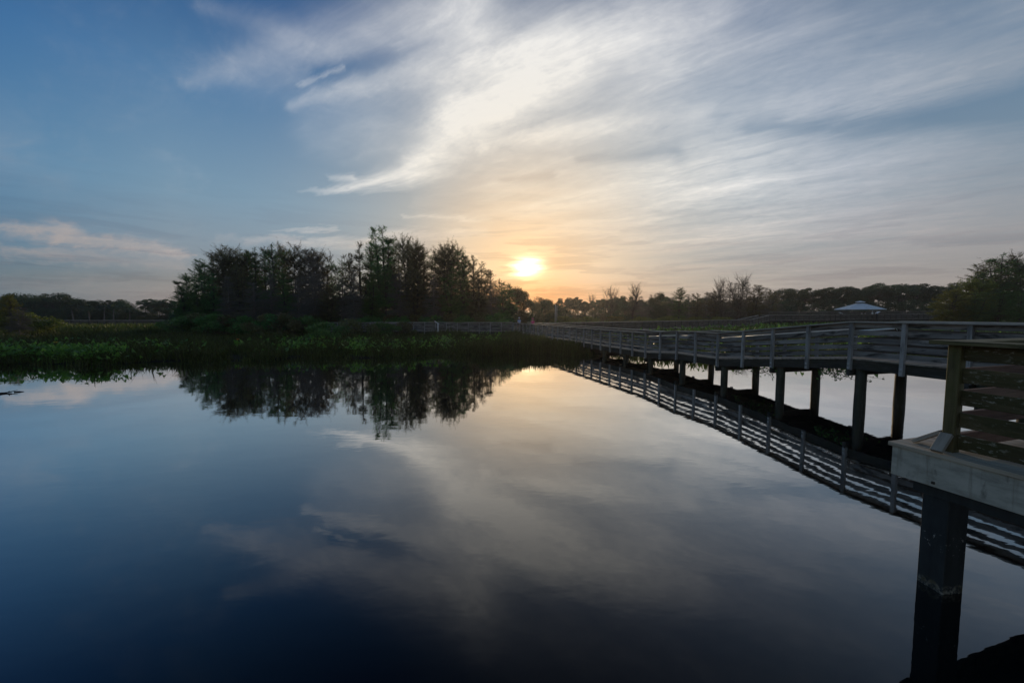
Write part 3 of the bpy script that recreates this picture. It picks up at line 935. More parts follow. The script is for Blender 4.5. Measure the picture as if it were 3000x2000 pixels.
parts = []
for (px0, px1, t0, t1, n) in ((-60, 110, .1, 2.2, 520), (150, 470, 0, 2.2, 760), (0, 520, 3, 9, 260), (360, 460, -.2, 1.0, 130), (820, 1300, 1.5, 9, 480), (1040, 1240, .2, 2.6, 160), (1300, 1500, 3, 16, 160), (500, 820, 1.0, 6, 90)):
    Xc = (np.array([px0, px1]) - 1500) / FPX
    ctr = [(rng.uniform(*Xc), rng.uniform(t0, t1)) for _ in range(max(3, n // 16))]
    cx_ = np.array([ctr[i][0] for i in rng.integers(0, len(ctr), n)])
    ct_ = np.array([c for c in [ctr[i][1] for i in rng.integers(0, len(ctr), n)]])
    T = np.clip(ct_ + rng.normal(0, .35, n), t0 - .2, t1 + .6)
    Yd = 25 + T
    X = (cx_ + rng.normal(0, .012, n)) * Yd
    Y = shore(X) + T
    k = ~on_walk(X, Y)
    X, Y = X[k], Y[k]
    n = len(X)
    parts.append(broad_leaves(X, Y, height(X, Y), rng.uniform(.35, .95, n), rng.uniform(.13, .30, n), rng.uniform(0, 1, n)))
p, f, t = merge(parts)
tag(mesh_arrays('arrowhead_leaves', p, f, M['broad_leaf'], t), kind='stuff')
parts = []
n = 9000
X, Y, T = scatter(n, 6, 130, .2, 70, 1.3)
k = (X > 13.33 - DY * Y + 2.4) & ~on_walk(X, Y) & (nz2(X, Y, .35) > .45)
X, Y, T = X[k], Y[k], T[k]
parts.append(broad_leaves(X, Y, height(X, Y), rng.uniform(.4, .9, len(X)), rng.uniform(.16, .34, len(X)) * (1 + T / 45), rng.uniform(0, 1, len(X))))
p, f, t = merge(parts)
tag(mesh_arrays('leafy_ground_cover', p, f, M['broad_leaf'], t), kind='stuff')
# ------------------------------------------------------------------ trees
def tubes_np(paths, radii, sides=3):
    """paths (n,k,3), radii (n,k) -> verts, quads"""
    n, k, _ = paths.shape
    t = np.gradient(paths, axis=1)
    t /= np.linalg.norm(t, axis=2, keepdims=True) + 1e-9
    ref = np.where(np.abs(t[..., 2:3]) > .9, np.array([1.0, 0.2, 0]), np.array([0, 0, 1.0]))
    a = np.cross(t, ref)
    a /= np.linalg.norm(a, axis=2, keepdims=True) + 1e-9
    b = np.cross(t, a)
    th = np.arange(sides) * 2 * PI / sides
    V_ = paths[:, :, None] + radii[:, :, None, None] * (a[:, :, None] * np.cos(th)[None, None, :, None] + b[:, :, None] * np.sin(th)[None, None, :, None])
    i = np.arange(n * k * sides).reshape(n, k, sides)
    j = np.roll(i, -1, axis=2)
    F_ = np.stack([i[:, :-1], j[:, :-1], j[:, 1:], i[:, 1:]], -1).reshape(-1, 4)
    return V_.reshape(-1, 3), F_

def leaf_quads(c, size, r, flat=0.0, aspect=0.5, along=None):
    """diamond leaf sprays at centres c"""
    n = len(c)
    a = r.normal(0, 1, (n, 3))
    if along is not None:
        a = along + a * .55
    a[:, 2] *= 1 - flat
    a /= np.linalg.norm(a, axis=1, keepdims=True) + 1e-9
    b = np.cross(a, r.normal(0, 1, (n, 3)))
    b /= np.linalg.norm(b, axis=1, keepdims=True) + 1e-9
    s = size[:, None]
    P = np.stack([c - a * s * .5, c + b * s * aspect * .5 + a * s * .05, c + a * s * .5, c - b * s * aspect * .5 - a * s * .05], 1)
    return P.reshape(-1, 3).astype(np.float32), np.arange(n * 4).reshape(n, 4)

def make_tree(name, seed, h=12.0, W=2.4, prof=None, nb=110, t0=.06, leaves=9000, lsize=(.10, .22), r0=.17, up=(-.05, .75), droop=.10, leafmat='cypress_green',
              barkmat='bark', cover=(.25, 1.0), lean=.03, forks=0, twigs=3, clump=.10, top_bias=1.0, aspect=.45, top_thin=.78):
    """trunk with limbs (one mesh) and crown (twigs' leaf sprays): height h metres, base at the origin"""
    r = np.random.default_rng(seed)
    k = 9
    zt = np.linspace(0, 1, k)
    wob = np.cumsum(r.normal(0, lean * h / k, (k, 2)), 0)
    wob -= wob[0]
    trunk = np.stack([wob[:, 0], wob[:, 1], zt * h], 1)[None]
    rad = (r0 * (1 - zt) ** .85 + .012)[None] * (1 + .9 * np.exp(-zt * 16))[None]
    V0, F0 = tubes_np(trunk, rad, 8)
    stems = [trunk[0]]
    Vs, Fs, n0 = [V0], [F0], len(V0)
    def addt(p, rd, s=3):
        nonlocal n0
        v, f = tubes_np(p, rd, s)
        Vs.append(v); Fs.append(f + n0); n0 += len(v)
    for q in range(forks):
        zb = r.uniform(.15, .45)
        base = np.array([np.interp(zb, zt, trunk[0, :, i]) for i in range(3)])
        az_ = r.uniform(0, 2 * PI)
        sp = W * r.uniform(.25, .55)
        e = np.array([base[0] + math.cos(az_) * sp, base[1] + math.sin(az_) * sp, h * r.uniform(.78, .98)])
        s = np.linspace(0, 1, 7)[:, None]
        path = base + (e - base) * np.concatenate([s ** .6, s ** .6, s], 1)
        stems.append(path)
        addt(path[None], (r0 * .55 * (1 - s[:, 0]) + .012)[None], 6)
    prof = prof or (lambda t: np.clip(1.25 - t, 0.05, 1) * np.minimum(1, t * 6))
    # limbs
    t = t0 + (1 - t0) * r.uniform(0, 1, nb) ** (1 / top_bias)
    si = r.integers(0, len(stems), nb)
    base = np.empty((nb, 3))
    for i in range(nb):
        st = stems[si[i]]
        zz = np.clip(t[i] * h, st[0, 2], st[-1, 2])
        base[i] = [np.interp(zz, st[:, 2], st[:, 0]), np.interp(zz, st[:, 2], st[:, 1]), zz]
    tt = base[:, 2] / h
    L = W * np.array([prof(x) for x in tt]) * r.uniform(.55, 1.12, nb) * (.8 if forks else 1)
    azr = r.uniform(0, 2 * PI, nb)
    elv = up[0] + (up[1] - up[0]) * tt ** 1.4 + r.normal(0, .13, nb)
    kk = 5
    s = np.linspace(0, 1, kk)
    out = L[:, None] * s * np.cos(elv)[:, None]
    zz = L[:, None] * (s * np.sin(elv)[:, None] - droop * s ** 2 * 2)
    sw = np.cumsum(r.normal(0, .05, (nb, kk)), 1) * L[:, None]
    path = np.stack([base[:, :1] + out * np.cos(azr)[:, None] - sw * np.sin(azr)[:, None],
                     base[:, 1:2] + out * np.sin(azr)[:, None] + sw * np.cos(azr)[:, None], base[:, 2:3] + zz], -1)
    lrad = (.010 + .018 * L)[:, None] * (1 - s * .82)[None]
    addt(path, lrad, 3)
    # twigs along the limbs
    nt = nb * twigs
    bi = np.repeat(np.arange(nb), twigs)
    u = r.uniform(.25, 1.0, nt)
    pos = path[bi, np.minimum((u * (kk - 1)).astype(int), kk - 2)] * (1 - (u * (kk - 1)) % 1)[:, None] + path[bi, np.minimum((u * (kk - 1)).astype(int) + 1, kk - 1)] * ((u * (kk - 1)) % 1)[:, None]
    dirv = np.stack([np.cos(azr[bi] + r.normal(0, .8, nt)), np.sin(azr[bi] + r.normal(0, .8, nt)), np.sin(elv[bi]) + r.normal(.15, .3, nt)], 1)
    tl = L[bi] * r.uniform(.18, .42, nt)
    tw = np.stack([pos, pos + dirv * tl[:, None] * .5, pos + dirv * tl[:, None] + np.array([0, 0, -.04])], 1)
    addt(tw, np.tile(np.array([.011, .008, .005]), (nt, 1)), 3)
    # leaves on limbs and twigs
    n1 = leaves
    wl = np.clip(1.0 - top_thin * tt, .15, 1) * (L + .15)
    wl = np.concatenate([wl * .8, (wl[bi] * r.uniform(.3, 1.4, nt)) / twigs * 1.6])
    pick = r.choice(nb + nt, n1, p=wl / wl.sum())
    c = np.empty((n1, 3))
    al = np.empty((n1, 3))
    ml = pick < nb
    b_ = pick[ml]
    uu = r.uniform(cover[0], cover[1], ml.sum())
    ii = np.minimum((uu * (kk - 1)).astype(int), kk - 2)
    ff = (uu * (kk - 1) - ii)[:, None]
    c[ml] = path[b_, ii] * (1 - ff) + path[b_, ii + 1] * ff
    al[ml] = path[b_, ii + 1] - path[b_, ii]
    b_ = pick[~ml] - nb
    uu = r.uniform(0, 1.05, (~ml).sum())[:, None]
    c[~ml] = tw[b_, 0] + (tw[b_, 2] - tw[b_, 0]) * uu
    al[~ml] = dirv[b_]
    al /= np.linalg.norm(al, axis=1, keepdims=True) + 1e-9
    c += r.normal(0, clump, (n1, 3)) * np.array([1, 1, .8])
    V2, F2 = leaf_quads(c, r.uniform(*lsize, n1), r, 0, aspect, al)
    clumpt = r.uniform(0, 1, nb)
    tint = np.where(ml, clumpt[np.minimum(pick, nb - 1)], clumpt[bi[np.clip(pick - nb, 0, nt - 1)]]) * .7 + r.uniform(0, .3, n1)
    root = bpy.data.objects.new(name, None)
    tr = mesh_arrays('trunk', np.concatenate(Vs), np.concatenate(Fs), M[barkmat], parent=root, link=False, smooth=True)
    cr = mesh_arrays('crown', V2, F2, M[leafmat], np.repeat(tint, 4), parent=root, link=False)
    return dict(root=name, trunk=tr.data, crown=cr.data, h=h)

def make_clump_tree(name, seed, h=10.0, W=3.4, flat=.55, trunk_to=.62, nclump=26, leaves=9000, lsize=(.16, .34), leafmat='dark_leaf', r0=.20, low=.5, dome=False):
    """pine or broadleaf: bare forking stem, crown of separate leaf pads"""
    r = np.random.default_rng(seed)
    Vs, Fs, n0 = [], [], 0
    def addt(p, rd, s=4):
        nonlocal n0
        v, f = tubes_np(p, rd, s)
        Vs.append(v); Fs.append(f + n0); n0 += len(v)
    k = 7
    zt = np.linspace(0, 1, k)
    wob = np.cumsum(r.normal(0, .035 * h / k * 2, (k, 2)), 0); wob -= wob[0]
    tp = np.stack([wob[:, 0], wob[:, 1], zt * h * .86], 1)
    addt(tp[None], (r0 * (1 - zt * .8))[None], 7)
    cen, rad = [], []
    for i in range(nclump):
        a = r.uniform(0, 2 * PI)
        zr = r.uniform(low, .95)
        wr = W * (math.sin(PI * (zr - low + .12) / (1.14 - low)) if dome else (1.0 - .55 * abs(zr - .80) / .4)) * math.sqrt(r.uniform(.02, 1))
        c = np.array([math.cos(a) * wr, math.sin(a) * wr, zr * h])
        c[:2] += [np.interp(zr / .86, zt, wob[:, 0]), np.interp(zr / .86, zt, wob[:, 1])]
        cen.append(c)
        rad.append(W * r.uniform(.24, .44))
        zb = min(.80, zr * r.uniform(.62, .85))
        b = np.array([np.interp(zb / .86, zt, tp[:, 0]), np.interp(zb / .86, zt, tp[:, 1]), zb * h])
        s = np.linspace(0, 1, 4)[:, None]
        pth = b + (c - b) * np.concatenate([s ** .7, s ** .7, s ** 1.2], 1)
        addt(pth[None], (r0 * .36 * (1 - s[:, 0] * .8))[None], 4)
    cen, rad = np.array(cen), np.array(rad)
    pick = r.integers(0, nclump, leaves)
    v = r.normal(0, 1, (leaves, 3))
    v /= np.linalg.norm(v, axis=1, keepdims=True)
    c = cen[pick] + v * (rad[pick] * r.uniform(.35, 1.05, leaves) ** .7)[:, None] * np.array([1, 1, flat])
    V2, F2 = leaf_quads(c, r.uniform(*lsize, leaves), r, 0, .7)
    tint = r.uniform(0, 1, nclump)[pick] * .6 + r.uniform(0, .4, leaves)
    root = bpy.data.objects.new(name, None)
    tr = mesh_arrays('trunk', np.concatenate(Vs), np.concatenate(Fs), M['bark'], parent=root, link=False, smooth=True)
    cr = mesh_arrays('crown', V2, F2, M[leafmat], np.repeat(tint, 4), parent=root, link=False)
    return dict(root=name, trunk=tr.data, crown=cr.data, h=h)

def make_palm(name, seed, h=6.0):
    r = np.random.default_rng(seed)
    z = np.linspace(0, 1, 8)
    tp = np.stack([.25 * np.sin(z * 2 + seed), .2 * np.sin(z * 1.4), z * h * .82], 1)
    V0, F0 = tubes_np(tp[None], (.17 - .03 * z)[None], 8)
    top = tp[-1]
    P, F_, n = [], [], 0
    for i in range(26):
        a, e = r.uniform(0, 2 * PI), r.uniform(-.7, 1.3)
        d = np.array([math.cos(a) * math.cos(e), math.sin(a) * math.cos(e), math.sin(e)])
        c = top + d * r.uniform(.7, 1.1)
        side = np.cross(d, [0, 0, 1]); side /= np.linalg.norm(side) + 1e-6
        upv = np.cross(side, d)
        for q in range(15):
            th = (q / 14 - .5) * 2.6
            dd = d * math.cos(th) + side * math.sin(th)
            tip = c + dd * .85 + np.array([0, 0, -.28 * abs(math.sin(th)) - .15])
            w = (side * math.cos(th) - d * math.sin(th)) * .045
            mid = c + dd * .45
            P += [c, mid + w, tip, mid - w]
            F_.append([n, n + 1, n + 2, n + 3]); n += 4
        P += [top, top + side * .02, c, top - side * .02]
        F_.append([n, n + 1, n + 2, n + 3]); n += 4
    root = bpy.data.objects.new(name, None)
    tr = mesh_arrays('trunk', V0, F0, M['pale_bark'], parent=root, link=False, smooth=True)
    cr = mesh_arrays('crown', np.array(P), F_, M['palm_leaf'], np.repeat(r.uniform(0, 1, len(F_)), 4), parent=root, link=False)
    return dict(root=name, trunk=tr.data, crown=cr.data, h=h)

def plant_tree(kind, label, cat, loc, h, w=1.0, rot=None, group=None, name=None):
    """a tree of its own: an Empty at its foot with its trunk and crown"""
    s = h / kind['h']
    o = thing(name or kind['root'], label, cat, loc, group)
    o.scale = (s * w, s * w, s)
    o.rotation_euler = (0, 0, random.uniform(0, 2 * PI) if rot is None else rot)
    for part in ('trunk', 'crown'):
        c = bpy.data.objects.new(part, kind[part])
        c.parent = o
        COL.objects.link(c)
    return o

cone = lambda t: (1.14 - .98 * t) * min(1, .40 + t * 5)
egg = lambda t: math.sin(PI * min(1, max(0, t * .92 + .06))) ** .7
top_heavy = lambda t: .35 + .75 * math.sin(PI * min(1, max(0, (t - .12) / .95))) ** .8
spire = lambda t: (.80 - .50 * t) * min(1, .35 + t * 4)
GREEN = [make_tree('cypress_tree', 11 + i, 12, 3.2, (cone, egg, cone)[i], 260, .03, 34000, (.06, .17), .17, (-.14, .95), .10, 'cypress_green', forks=(1, 2, 3)[i], twigs=6, clump=.10) for i in range(3)]
BROWN = [make_tree('cypress_tree', 31 + i, 12, 3.0, (top_heavy, egg, top_heavy)[i], 240, .06, 30000, (.06, .17), .17, (.0, 1.0), .06, 'cypress_brown', forks=(3, 2, 4)[i], twigs=6, clump=.10, top_bias=1.25, top_thin=.7) for i in range(3)]
GREY = [make_tree('cypress_tree', 51 + i, 12, 3.1, (cone, egg)[i], 300, .02, 14000, (.05, .15), .16, (-.22, .80), .12, 'cypress_grey', 'pale_bark', forks=(0, 1)[i], twigs=9, clump=.09) for i in range(2)]
SPARSE = [make_tree('cypress_tree', 71 + i, 12, 2.6, (spire, egg)[i], 200, .08, 17000, (.06, .16), .13, (.05, 1.05), .03, ('cypress_brown', 'cypress_green')[i], forks=(2, 3)[i], twigs=7, clump=.10) for i in range(2)]
SPIRE = make_tree('cypress_tree', 90, 14, 3.0, spire, 280, .06, 28000, (.06, .17), .19, (.05, 1.05), .04, 'cypress_green', forks=2, twigs=6, clump=.10, top_thin=.65)
BARE = [make_tree('bare_tree', 101 + i, 9, 3.2, top_heavy, 120, .22, 2200, (.06, .15), .13, (.45, 1.2), -.02, 'cypress_grey', forks=5, twigs=10) for i in range(2)]
PINE = [make_clump_tree('pine_tree', 121 + i, 11, 3.3 + .4 * i, .50, nclump=20 + 4 * i, leaves=11000, lsize=(.13, .27), low=.55) for i in range(3)]
ROUND = [make_clump_tree('broadleaf_tree', 141 + i, 8, 3.6, .8, nclump=40, leaves=15000, lsize=(.11, .26), low=.14, dome=True, leafmat=('dark_leaf', 'cypress_brown', 'dark_leaf')[i]) for i in range(3)]
YELLOW = [make_tree('cypress_tree', 161 + i, 9, 3.5, egg, 240, .03, 36000, (.08, .20), .17, (-.1, .9), .10, 'yellow_green', forks=2 + i) for i in range(2)]
SHRUB = [make_clump_tree('shrub', 181 + i, 2.2, 1.5, .8, nclump=22, leaves=3800, lsize=(.09, .2), low=.12, dome=True, r0=.05, leafmat=('cypress_green', 'cypress_brown', 'yellow_green')[i]) for i in range(3)]
PALM = [make_palm('palm_tree', 201 + i) for i in range(2)]

def place(kind, px, py_top, Y, label, cat='tree', w=1.0, group=None, rot=None, z0=None, name=None):
    top = at_depth(px, py_top, Y)
    z = float(height(top.x, Y)) - .05 if z0 is None else z0
    return plant_tree(kind, label, cat, (top.x, Y, z), top.z - z, w, rot, group, name)

ORD = ['', 'first', 'second', 'third', 'fourth', 'fifth', 'sixth', 'seventh', 'eighth', 'ninth', 'tenth', 'eleventh', 'twelfth', 'thirteenth', 'fourteenth', 'fifteenth',
       'sixteenth', 'seventeenth', 'eighteenth', 'nineteenth', 'twentieth', 'twenty-first', 'twenty-second', 'twenty-third', 'twenty-fourth', 'twenty-fifth', 'twenty-sixth']

def ordinal(n):
    return ORD[n] if n < len(ORD) else ('twenty-' if n < 30 else 'thirty-' if n < 40 else 'forty-' if n < 50 else 'fifty-') + ORD[n % 10] if n % 10 else {30: 'thirtieth', 40: 'fortieth', 50: 'fiftieth'}[n]

# ---- the tree island: (photo x, photo y of the tip, depth, kind, width)
G, B, Y_, S_, R_ = GREEN, BROWN, GREY, SPARSE, ROUND
BACK = [(545, 800, 55, G[0], 1.0), (568, 786, 58, S_[1], 1.12), (596, 764, 56, G[1], 1.0), (622, 760, 60, S_[0], 1.25), (646, 742, 58, B[0], 1.05), (672, 736, 57, B[2], 1.1), (700, 728, 60, S_[1], 1.12),
        (722, 736, 58, B[1], .9), (748, 723, 57, G[2], .8), (772, 730, 60, S_[0], 1.12), (799, 714, 57, S_[1], 1.25), (826, 732, 60, B[0], .8), (860, 728, 57, B[2], .85), (892, 736, 59, B[1], .8),
        (918, 728, 57, Y_[1], .8), (944, 748, 59, B[0], .75), (970, 764, 62, S_[0], 1.00), (1000, 752, 60, S_[1], 1.00), (1022, 746, 56, B[1], .6), (1054, 716, 57, S_[0], 1.25), (1084, 712, 60, G[1], .75),
        (1145, 702, 60, S_[1], 1.00), (1166, 722, 58, S_[0], 1.12), (1190, 712, 57, B[0], .8), (1212, 716, 60, B[2], .8), (1240, 728, 57, B[1], .85), (1272, 734, 60, S_[1], 1.25), (1302, 728, 57, B[2], .9),
        (1328, 728, 60, B[0], .9), (1356, 738, 57, G[1], .9), (1388, 752, 56, B[1], .9), (1412, 772, 58, S_[0], 1.25), (1436, 792, 60, Y_[1], .9), (1462, 816, 62, S_[1], 1.12)]
BACK = [b for b in BACK]
n_left = sum(1 for b in BACK if b[0] < 1117)
plant = lambda b, lab, grp: place(b[3], b[0], b[1], b[2], lab, 'tree', b[4], grp)
plant((1117, 672, 57, SPIRE, 1.3), 'tallest spire-shaped cypress rising above the rest of the tree island', None)
KW = {id(G[0]): 'green', id(G[1]): 'green', id(G[2]): 'green', id(B[0]): 'brown full-topped', id(B[1]): 'brown rounded', id(B[2]): 'brown full-topped', id(Y_[0]): 'bare grey', id(Y_[1]): 'bare grey', id(S_[0]): 'slender sparse', id(S_[1]): 'slender sparse'}
bl = sorted([b for b in BACK if b[0] < 1117], key=lambda b: -b[0])
br = sorted([b for b in BACK if b[0] > 1117], key=lambda b: b[0])
for side, lst in (('left', bl), ('right', br)):
    for i, b in enumerate(lst):
        adj = KW[id(b[3])]
        lab = f'{adj} island skyline cypress, {ORD[i + 1]} to the {side} of the tallest spire'
        if side == 'left' and i == len(lst) - 1:
            lab = 'green cypress at the far left edge of the tree island, open to the sky'
        plant(b, lab, 'cypresses on the skyline of the tree island')
FRONT = [(536, 838, 51, G[1], 1.15), (575, 822, 50, G[0], 1.2), (622, 800, 51, G[2], 1.1), (668, 812, 49, Y_[0], 1.2), (706, 786, 52, B[1], 1.1), (742, 828, 48, Y_[1], 1.3), (790, 806, 50, Y_[0], 1.2),
         (832, 790, 53, G[0], 1.0), (872, 822, 49, Y_[0], 1.2), (915, 800, 52, Y_[1], 1.1), (958, 836, 51, B[1], 1.2), (1002, 812, 53, Y_[0], 1.1), (1034, 792, 52, Y_[0], 1.0), (1080, 790, 53, G[2], 1.0),
         (1128, 782, 54, G[1], 1.0), (1172, 800, 53.5, Y_[1], 1.1), (1222, 792, 54, B[1], 1.0), (1270, 806, 53.5, Y_[0], 1.1), (1318, 790, 54, G[0], 1.0), (1362, 782, 55, G[2], 1.0), (1402, 806, 54, B[1], 1.0), (1440, 838, 55, Y_[1], 1.2), (1472, 850, 56, G[1], 1.1)]
fl = sorted([b for b in FRONT if b[0] < 1000], key=lambda b: b[0])
fr = sorted([b for b in FRONT if b[0] >= 1000], key=lambda b: -b[0])
for side, lst in (('left', fl), ('right', fr)):
    for i, b in enumerate(lst):
        plant(b, f'{KW[id(b[3])]} cypress in the island front row, {ORD[i + 1]} from its {side} end', 'low cypresses in the front row of the tree island')
# low shrubs under the island
for i, px in enumerate(range(530, 1500, 46)):
    Yd = random.uniform(47.0, 48.2) if px > 900 else random.uniform(45.5, 47.5)
    if px > 900: Yd = random.uniform(52.2, 53.4)
    if px > 1480: continue
    place(SHRUB[(0, 1, 0, 1)[i % 4]], px, random.uniform(918, 930), Yd, f'dark low shrub at the tree island foot, {ORD[i + 1]} from its left end', 'shrub', 1.25, 'shrubs at the foot of the tree island')
# slope towards the sun: rounded bushy trees
for i, (px, py, Yd, kd, w) in enumerate([(1490, 832, 66, G[1], 1.1), (1512, 846, 72, R_[1], .9), (1534, 858, 76, R_[0], .8), (1560, 884, 84, R_[1], 1.2), (1584, 872, 90, R_[0], .9), (1606, 880, 92, R_[1], 1.0), (1632, 890, 96, R_[2], 1.1)]):
    place(kd, px, py, Yd, f'rounded tree glowing below the sun, {ORD[i + 1]} step down from the tree island', 'tree', w, 'rounded trees stepping down below the sun')

# dark understorey inside the island
for i, px in enumerate(range(548, 1500, 40)):
    place(ROUND[(0, 1, 2)[i % 3]], px, 872 + random.uniform(-14, 10) + max(0, px - 1380) * .12, 55.5 + (i * 3) % 5, f'dark bush inside the tree island among the trunks, {ORD[i + 1]} from its left end', 'tree', 1.0, 'dark bushes among the trunks of the tree island')
# ---- right middle distance
for i, px in enumerate(range(1600, 2300, 29)):
    place(ROUND[(1, 2, 0)[i % 3]], px, (899 if px < 1770 else 889) + random.uniform(-5, 5), 124 + (i * 3) % 7 if px > 1770 else 138 + i % 4, f'hazy bush in the middle distance thicket, {ORD[i + 1]} to the right of the sun glow', 'tree', 1.5, 'bushes of the middle distance thicket')
MID = [(1668, 876, 150, PINE[0], .8), (1692, 874, 152, PINE[1], .7), (1712, 882, 150, PINE[2], .6), (1736, 872, 156, BARE[0], .7), (1756, 878, 150, PINE[0], .7), (1790, 853, 112, BARE[1], .8), (1812, 872, 146, PINE[1], .8), (1836, 880, 150, PINE[2], .8),
       (1854, 848, 110, BARE[0], .9), (1880, 868, 118, GREY[1], 1.2), (1908, 864, 112, GREY[0], 1.4), (1934, 860, 106, ROUND[2], .8), (1962, 872, 112, GREY[1], 1.4), (1990, 844, 104, GREEN[1], 1.2), (2018, 862, 110, GREY[0], 1.3),
       (2044, 860, 106, BROWN[1], 1.2), (2070, 856, 112, GREY[1], 1.2), (2098, 856, 108, BROWN[2], 1.2), (2120, 834, 104, BARE[0], .8), (2140, 828, 108, GREY[1], 1.3), (2164, 822, 106, BARE[1], .8), (2188, 828, 107, GREY[0], 1.3), (2210, 836, 104, BROWN[1], 1.2), (2232, 842, 106, GREY[1], 1.2), (2256, 850, 110, BROWN[1], 1.2), (2278, 858, 114, GREY[0], 1.2)]
MID += [(px, 866 + (px * 7) % 17, 134 + px % 9, PINE[px % 3], 1.0) for px in range(1650, 2290, 31)]
MID.sort(key=lambda q: q[0])
MK = {'pine_tree': 'small dark pine', 'bare_tree': 'leafless twiggy tree', 'broadleaf_tree': 'rounded dark tree', 'cypress_tree': 'thin grey-brown cypress'}
for i, (px, py, Yd, kd, w) in enumerate(MID):
    place(kd, px, py, Yd, f'{MK[kd["root"]]} in the middle distance, {ordinal(i + 1)} to the right of the sun glow', 'tree', w, 'trees in the right middle distance')
# ---- right far woods: flat-topped pines around the pavilion
RIGHT = [(2292, 850, 1.0), (2316, 843, 1.1), (2340, 848, 1.0), (2362, 842, 1.0), (2386, 846, 1.1), (2414, 843, 1.0), (2438, 838, 1.1), (2462, 840, 1.0), (2486, 838, 1.0), (2512, 844, 1.0), (2530, 838, 1.0), (2556, 842, 1.0), (2576, 832, 1.1), (2604, 828, 1.1), (2634, 830, 1.0), (2660, 832, 1.1), (2688, 830, 1.0), (2712, 836, 1.0), (2736, 840, 1.0), (2768, 830, 1.1), (2800, 834, 1.0)]
cx_ = 2519
rl = sorted([r_ for r_ in RIGHT if r_[0] < cx_], key=lambda q: -q[0])
rr = sorted([r_ for r_ in RIGHT if r_[0] >= cx_], key=lambda q: q[0])
for side, lst in (('left', rl), ('right', rr)):
    for i, (px, py, w) in enumerate(lst):
        place(PINE[(i * 2 + (side == 'left')) % 3], px, py, 128 + (i * 5) % 9, f'flat-topped pine of the right woods, {ORD[i + 1]} to the {side} of the pavilion cupola', 'tree', w, 'pines of the dark right woods')
for i, px in enumerate(range(2290, 2830, 30)):
    place(ROUND[(0, 2)[i % 2]], px + random.uniform(-6, 6), random.uniform(876, 894), 122 + (i % 3) * 2, f'dense bush under the right woods pines, {ORD[i + 1]} from the left end', 'tree', 1.15, 'bushy undergrowth trees of the right woods')
# ---- right edge cluster
for px, py, Yd, kd, w, lab in [(2792, 850, 66, YELLOW[0], 1.3, 'yellow-green bushy cypress at the left of the right edge cluster'), (2834, 818, 68, YELLOW[1], 1.2, 'yellow-green cypress with a small pointed tip in the right edge cluster'),
                               (2868, 800, 70, GREEN[1], 1.2, 'green cypress between the yellow-green trees at the right edge'), (2905, 772, 70, BROWN[1], 1.25, 'brown airy cypress left of the tallest tree at the right edge'),
                               (2944, 740, 70, GREEN[2], 1.3, 'tallest green cypress at the right edge of the photo'), (2982, 752, 71, BROWN[2], 1.25, 'brown-green cypress just right of the tallest right edge tree'),
                               (3012, 770, 68, GREEN[1], 1.2, 'green cypress cut by the right edge of the photo'), (2858, 848, 64, GREEN[2], 1.4, 'low dark green cypress in front of the right edge cluster'), (2930, 838, 64, GREEN[0], 1.5, 'wide low green cypress below the tallest right edge tree'), (2995, 846, 63, GREEN[2], 1.4, 'low green cypress at the foot of the right edge trees')]:
    place(kd, px, py, Yd, lab, 'tree', w, 'trees of the right edge cluster')
# ---- left far woods
LEFT = [(20, 868), (48, 862), (76, 866), (104, 864), (128, 872), (152, 856), (180, 868), (206, 878), (232, 876), (258, 880), (286, 882), (310, 884), (334, 876), (360, 882), (388, 886), (422, 876), (450, 874), (474, 880), (496, 876), (518, 880), (544, 882)]
for i, (px, py) in enumerate(LEFT):
    kd = PINE[i % 3] if px > 380 or px in (152, 334) else ROUND[(0, 2, 0)[i % 3]]
    place(kd, px, py, (104 if px < 380 else 122) + (i * 5) % 8, f'dark {"pine" if kd in PINE else "bushy tree"} of the far left woods, {ORD[i + 1]} from the left edge', 'tree', 1.25 if kd not in PINE else 1.0, 'trees of the far left woods')
for i, px in enumerate(range(60, 560, 34)):
    place(ROUND[(2, 0)[i % 2]], px, random.uniform(900, 908), 99 + (i % 3), f'low round tree at the foot of the left woods, {ORD[i + 1]} from the left', 'tree', 1.3, 'low trees at the foot of the left woods')
for i, (px, py) in enumerate([(214, 888), (258, 892), (300, 890), (334, 894), (376, 898)]):
    place(PALM[i % 2], px, py, 92 + i, f'{"pale-trunked " if i == 1 else ""}fan palm in front of the left woods, {ORD[i + 1]} palm from the left', 'palm', 1.0, 'fan palms in front of the left woods')
place(YELLOW[0], 22, 866, 44, 'olive bushy cypress at the left edge of the photo, nearer than the woods', 'tree', .75)
place(GREY[1], 50, 900, 42, 'short bare grey cypress beside the olive bush at the left edge', 'tree', 1.5)
place(SHRUB[2], 78, 922, 46, 'yellow-green shrub right of the olive cypress at the left edge', 'shrub', 1.4)
for i, (px, py, Yd) in enumerate([(950, 946, 38), (1040, 938, 42), (1120, 946, 44), (1180, 946, 46)]):
    place(SHRUB[i % 2], px, py, Yd, f'low dark bush by the low boardwalk, {ORD[i + 1]} to the left of the white sign', 'shrub', 1.5, 'low bushes left of the white sign')
for i, (px, py, Yd) in enumerate([(1650, 928, 90), (1720, 929, 94), (1800, 928, 92), (1880, 930, 88), (1960, 928, 86), (2040, 930, 90), (2110, 930, 84)]):
    place(SHRUB[2], px, py, Yd, f'olive scrub bush behind the branch boardwalk, {ORD[i + 1]} from the left', 'shrub', 2.2, 'olive scrub behind the branch boardwalk')
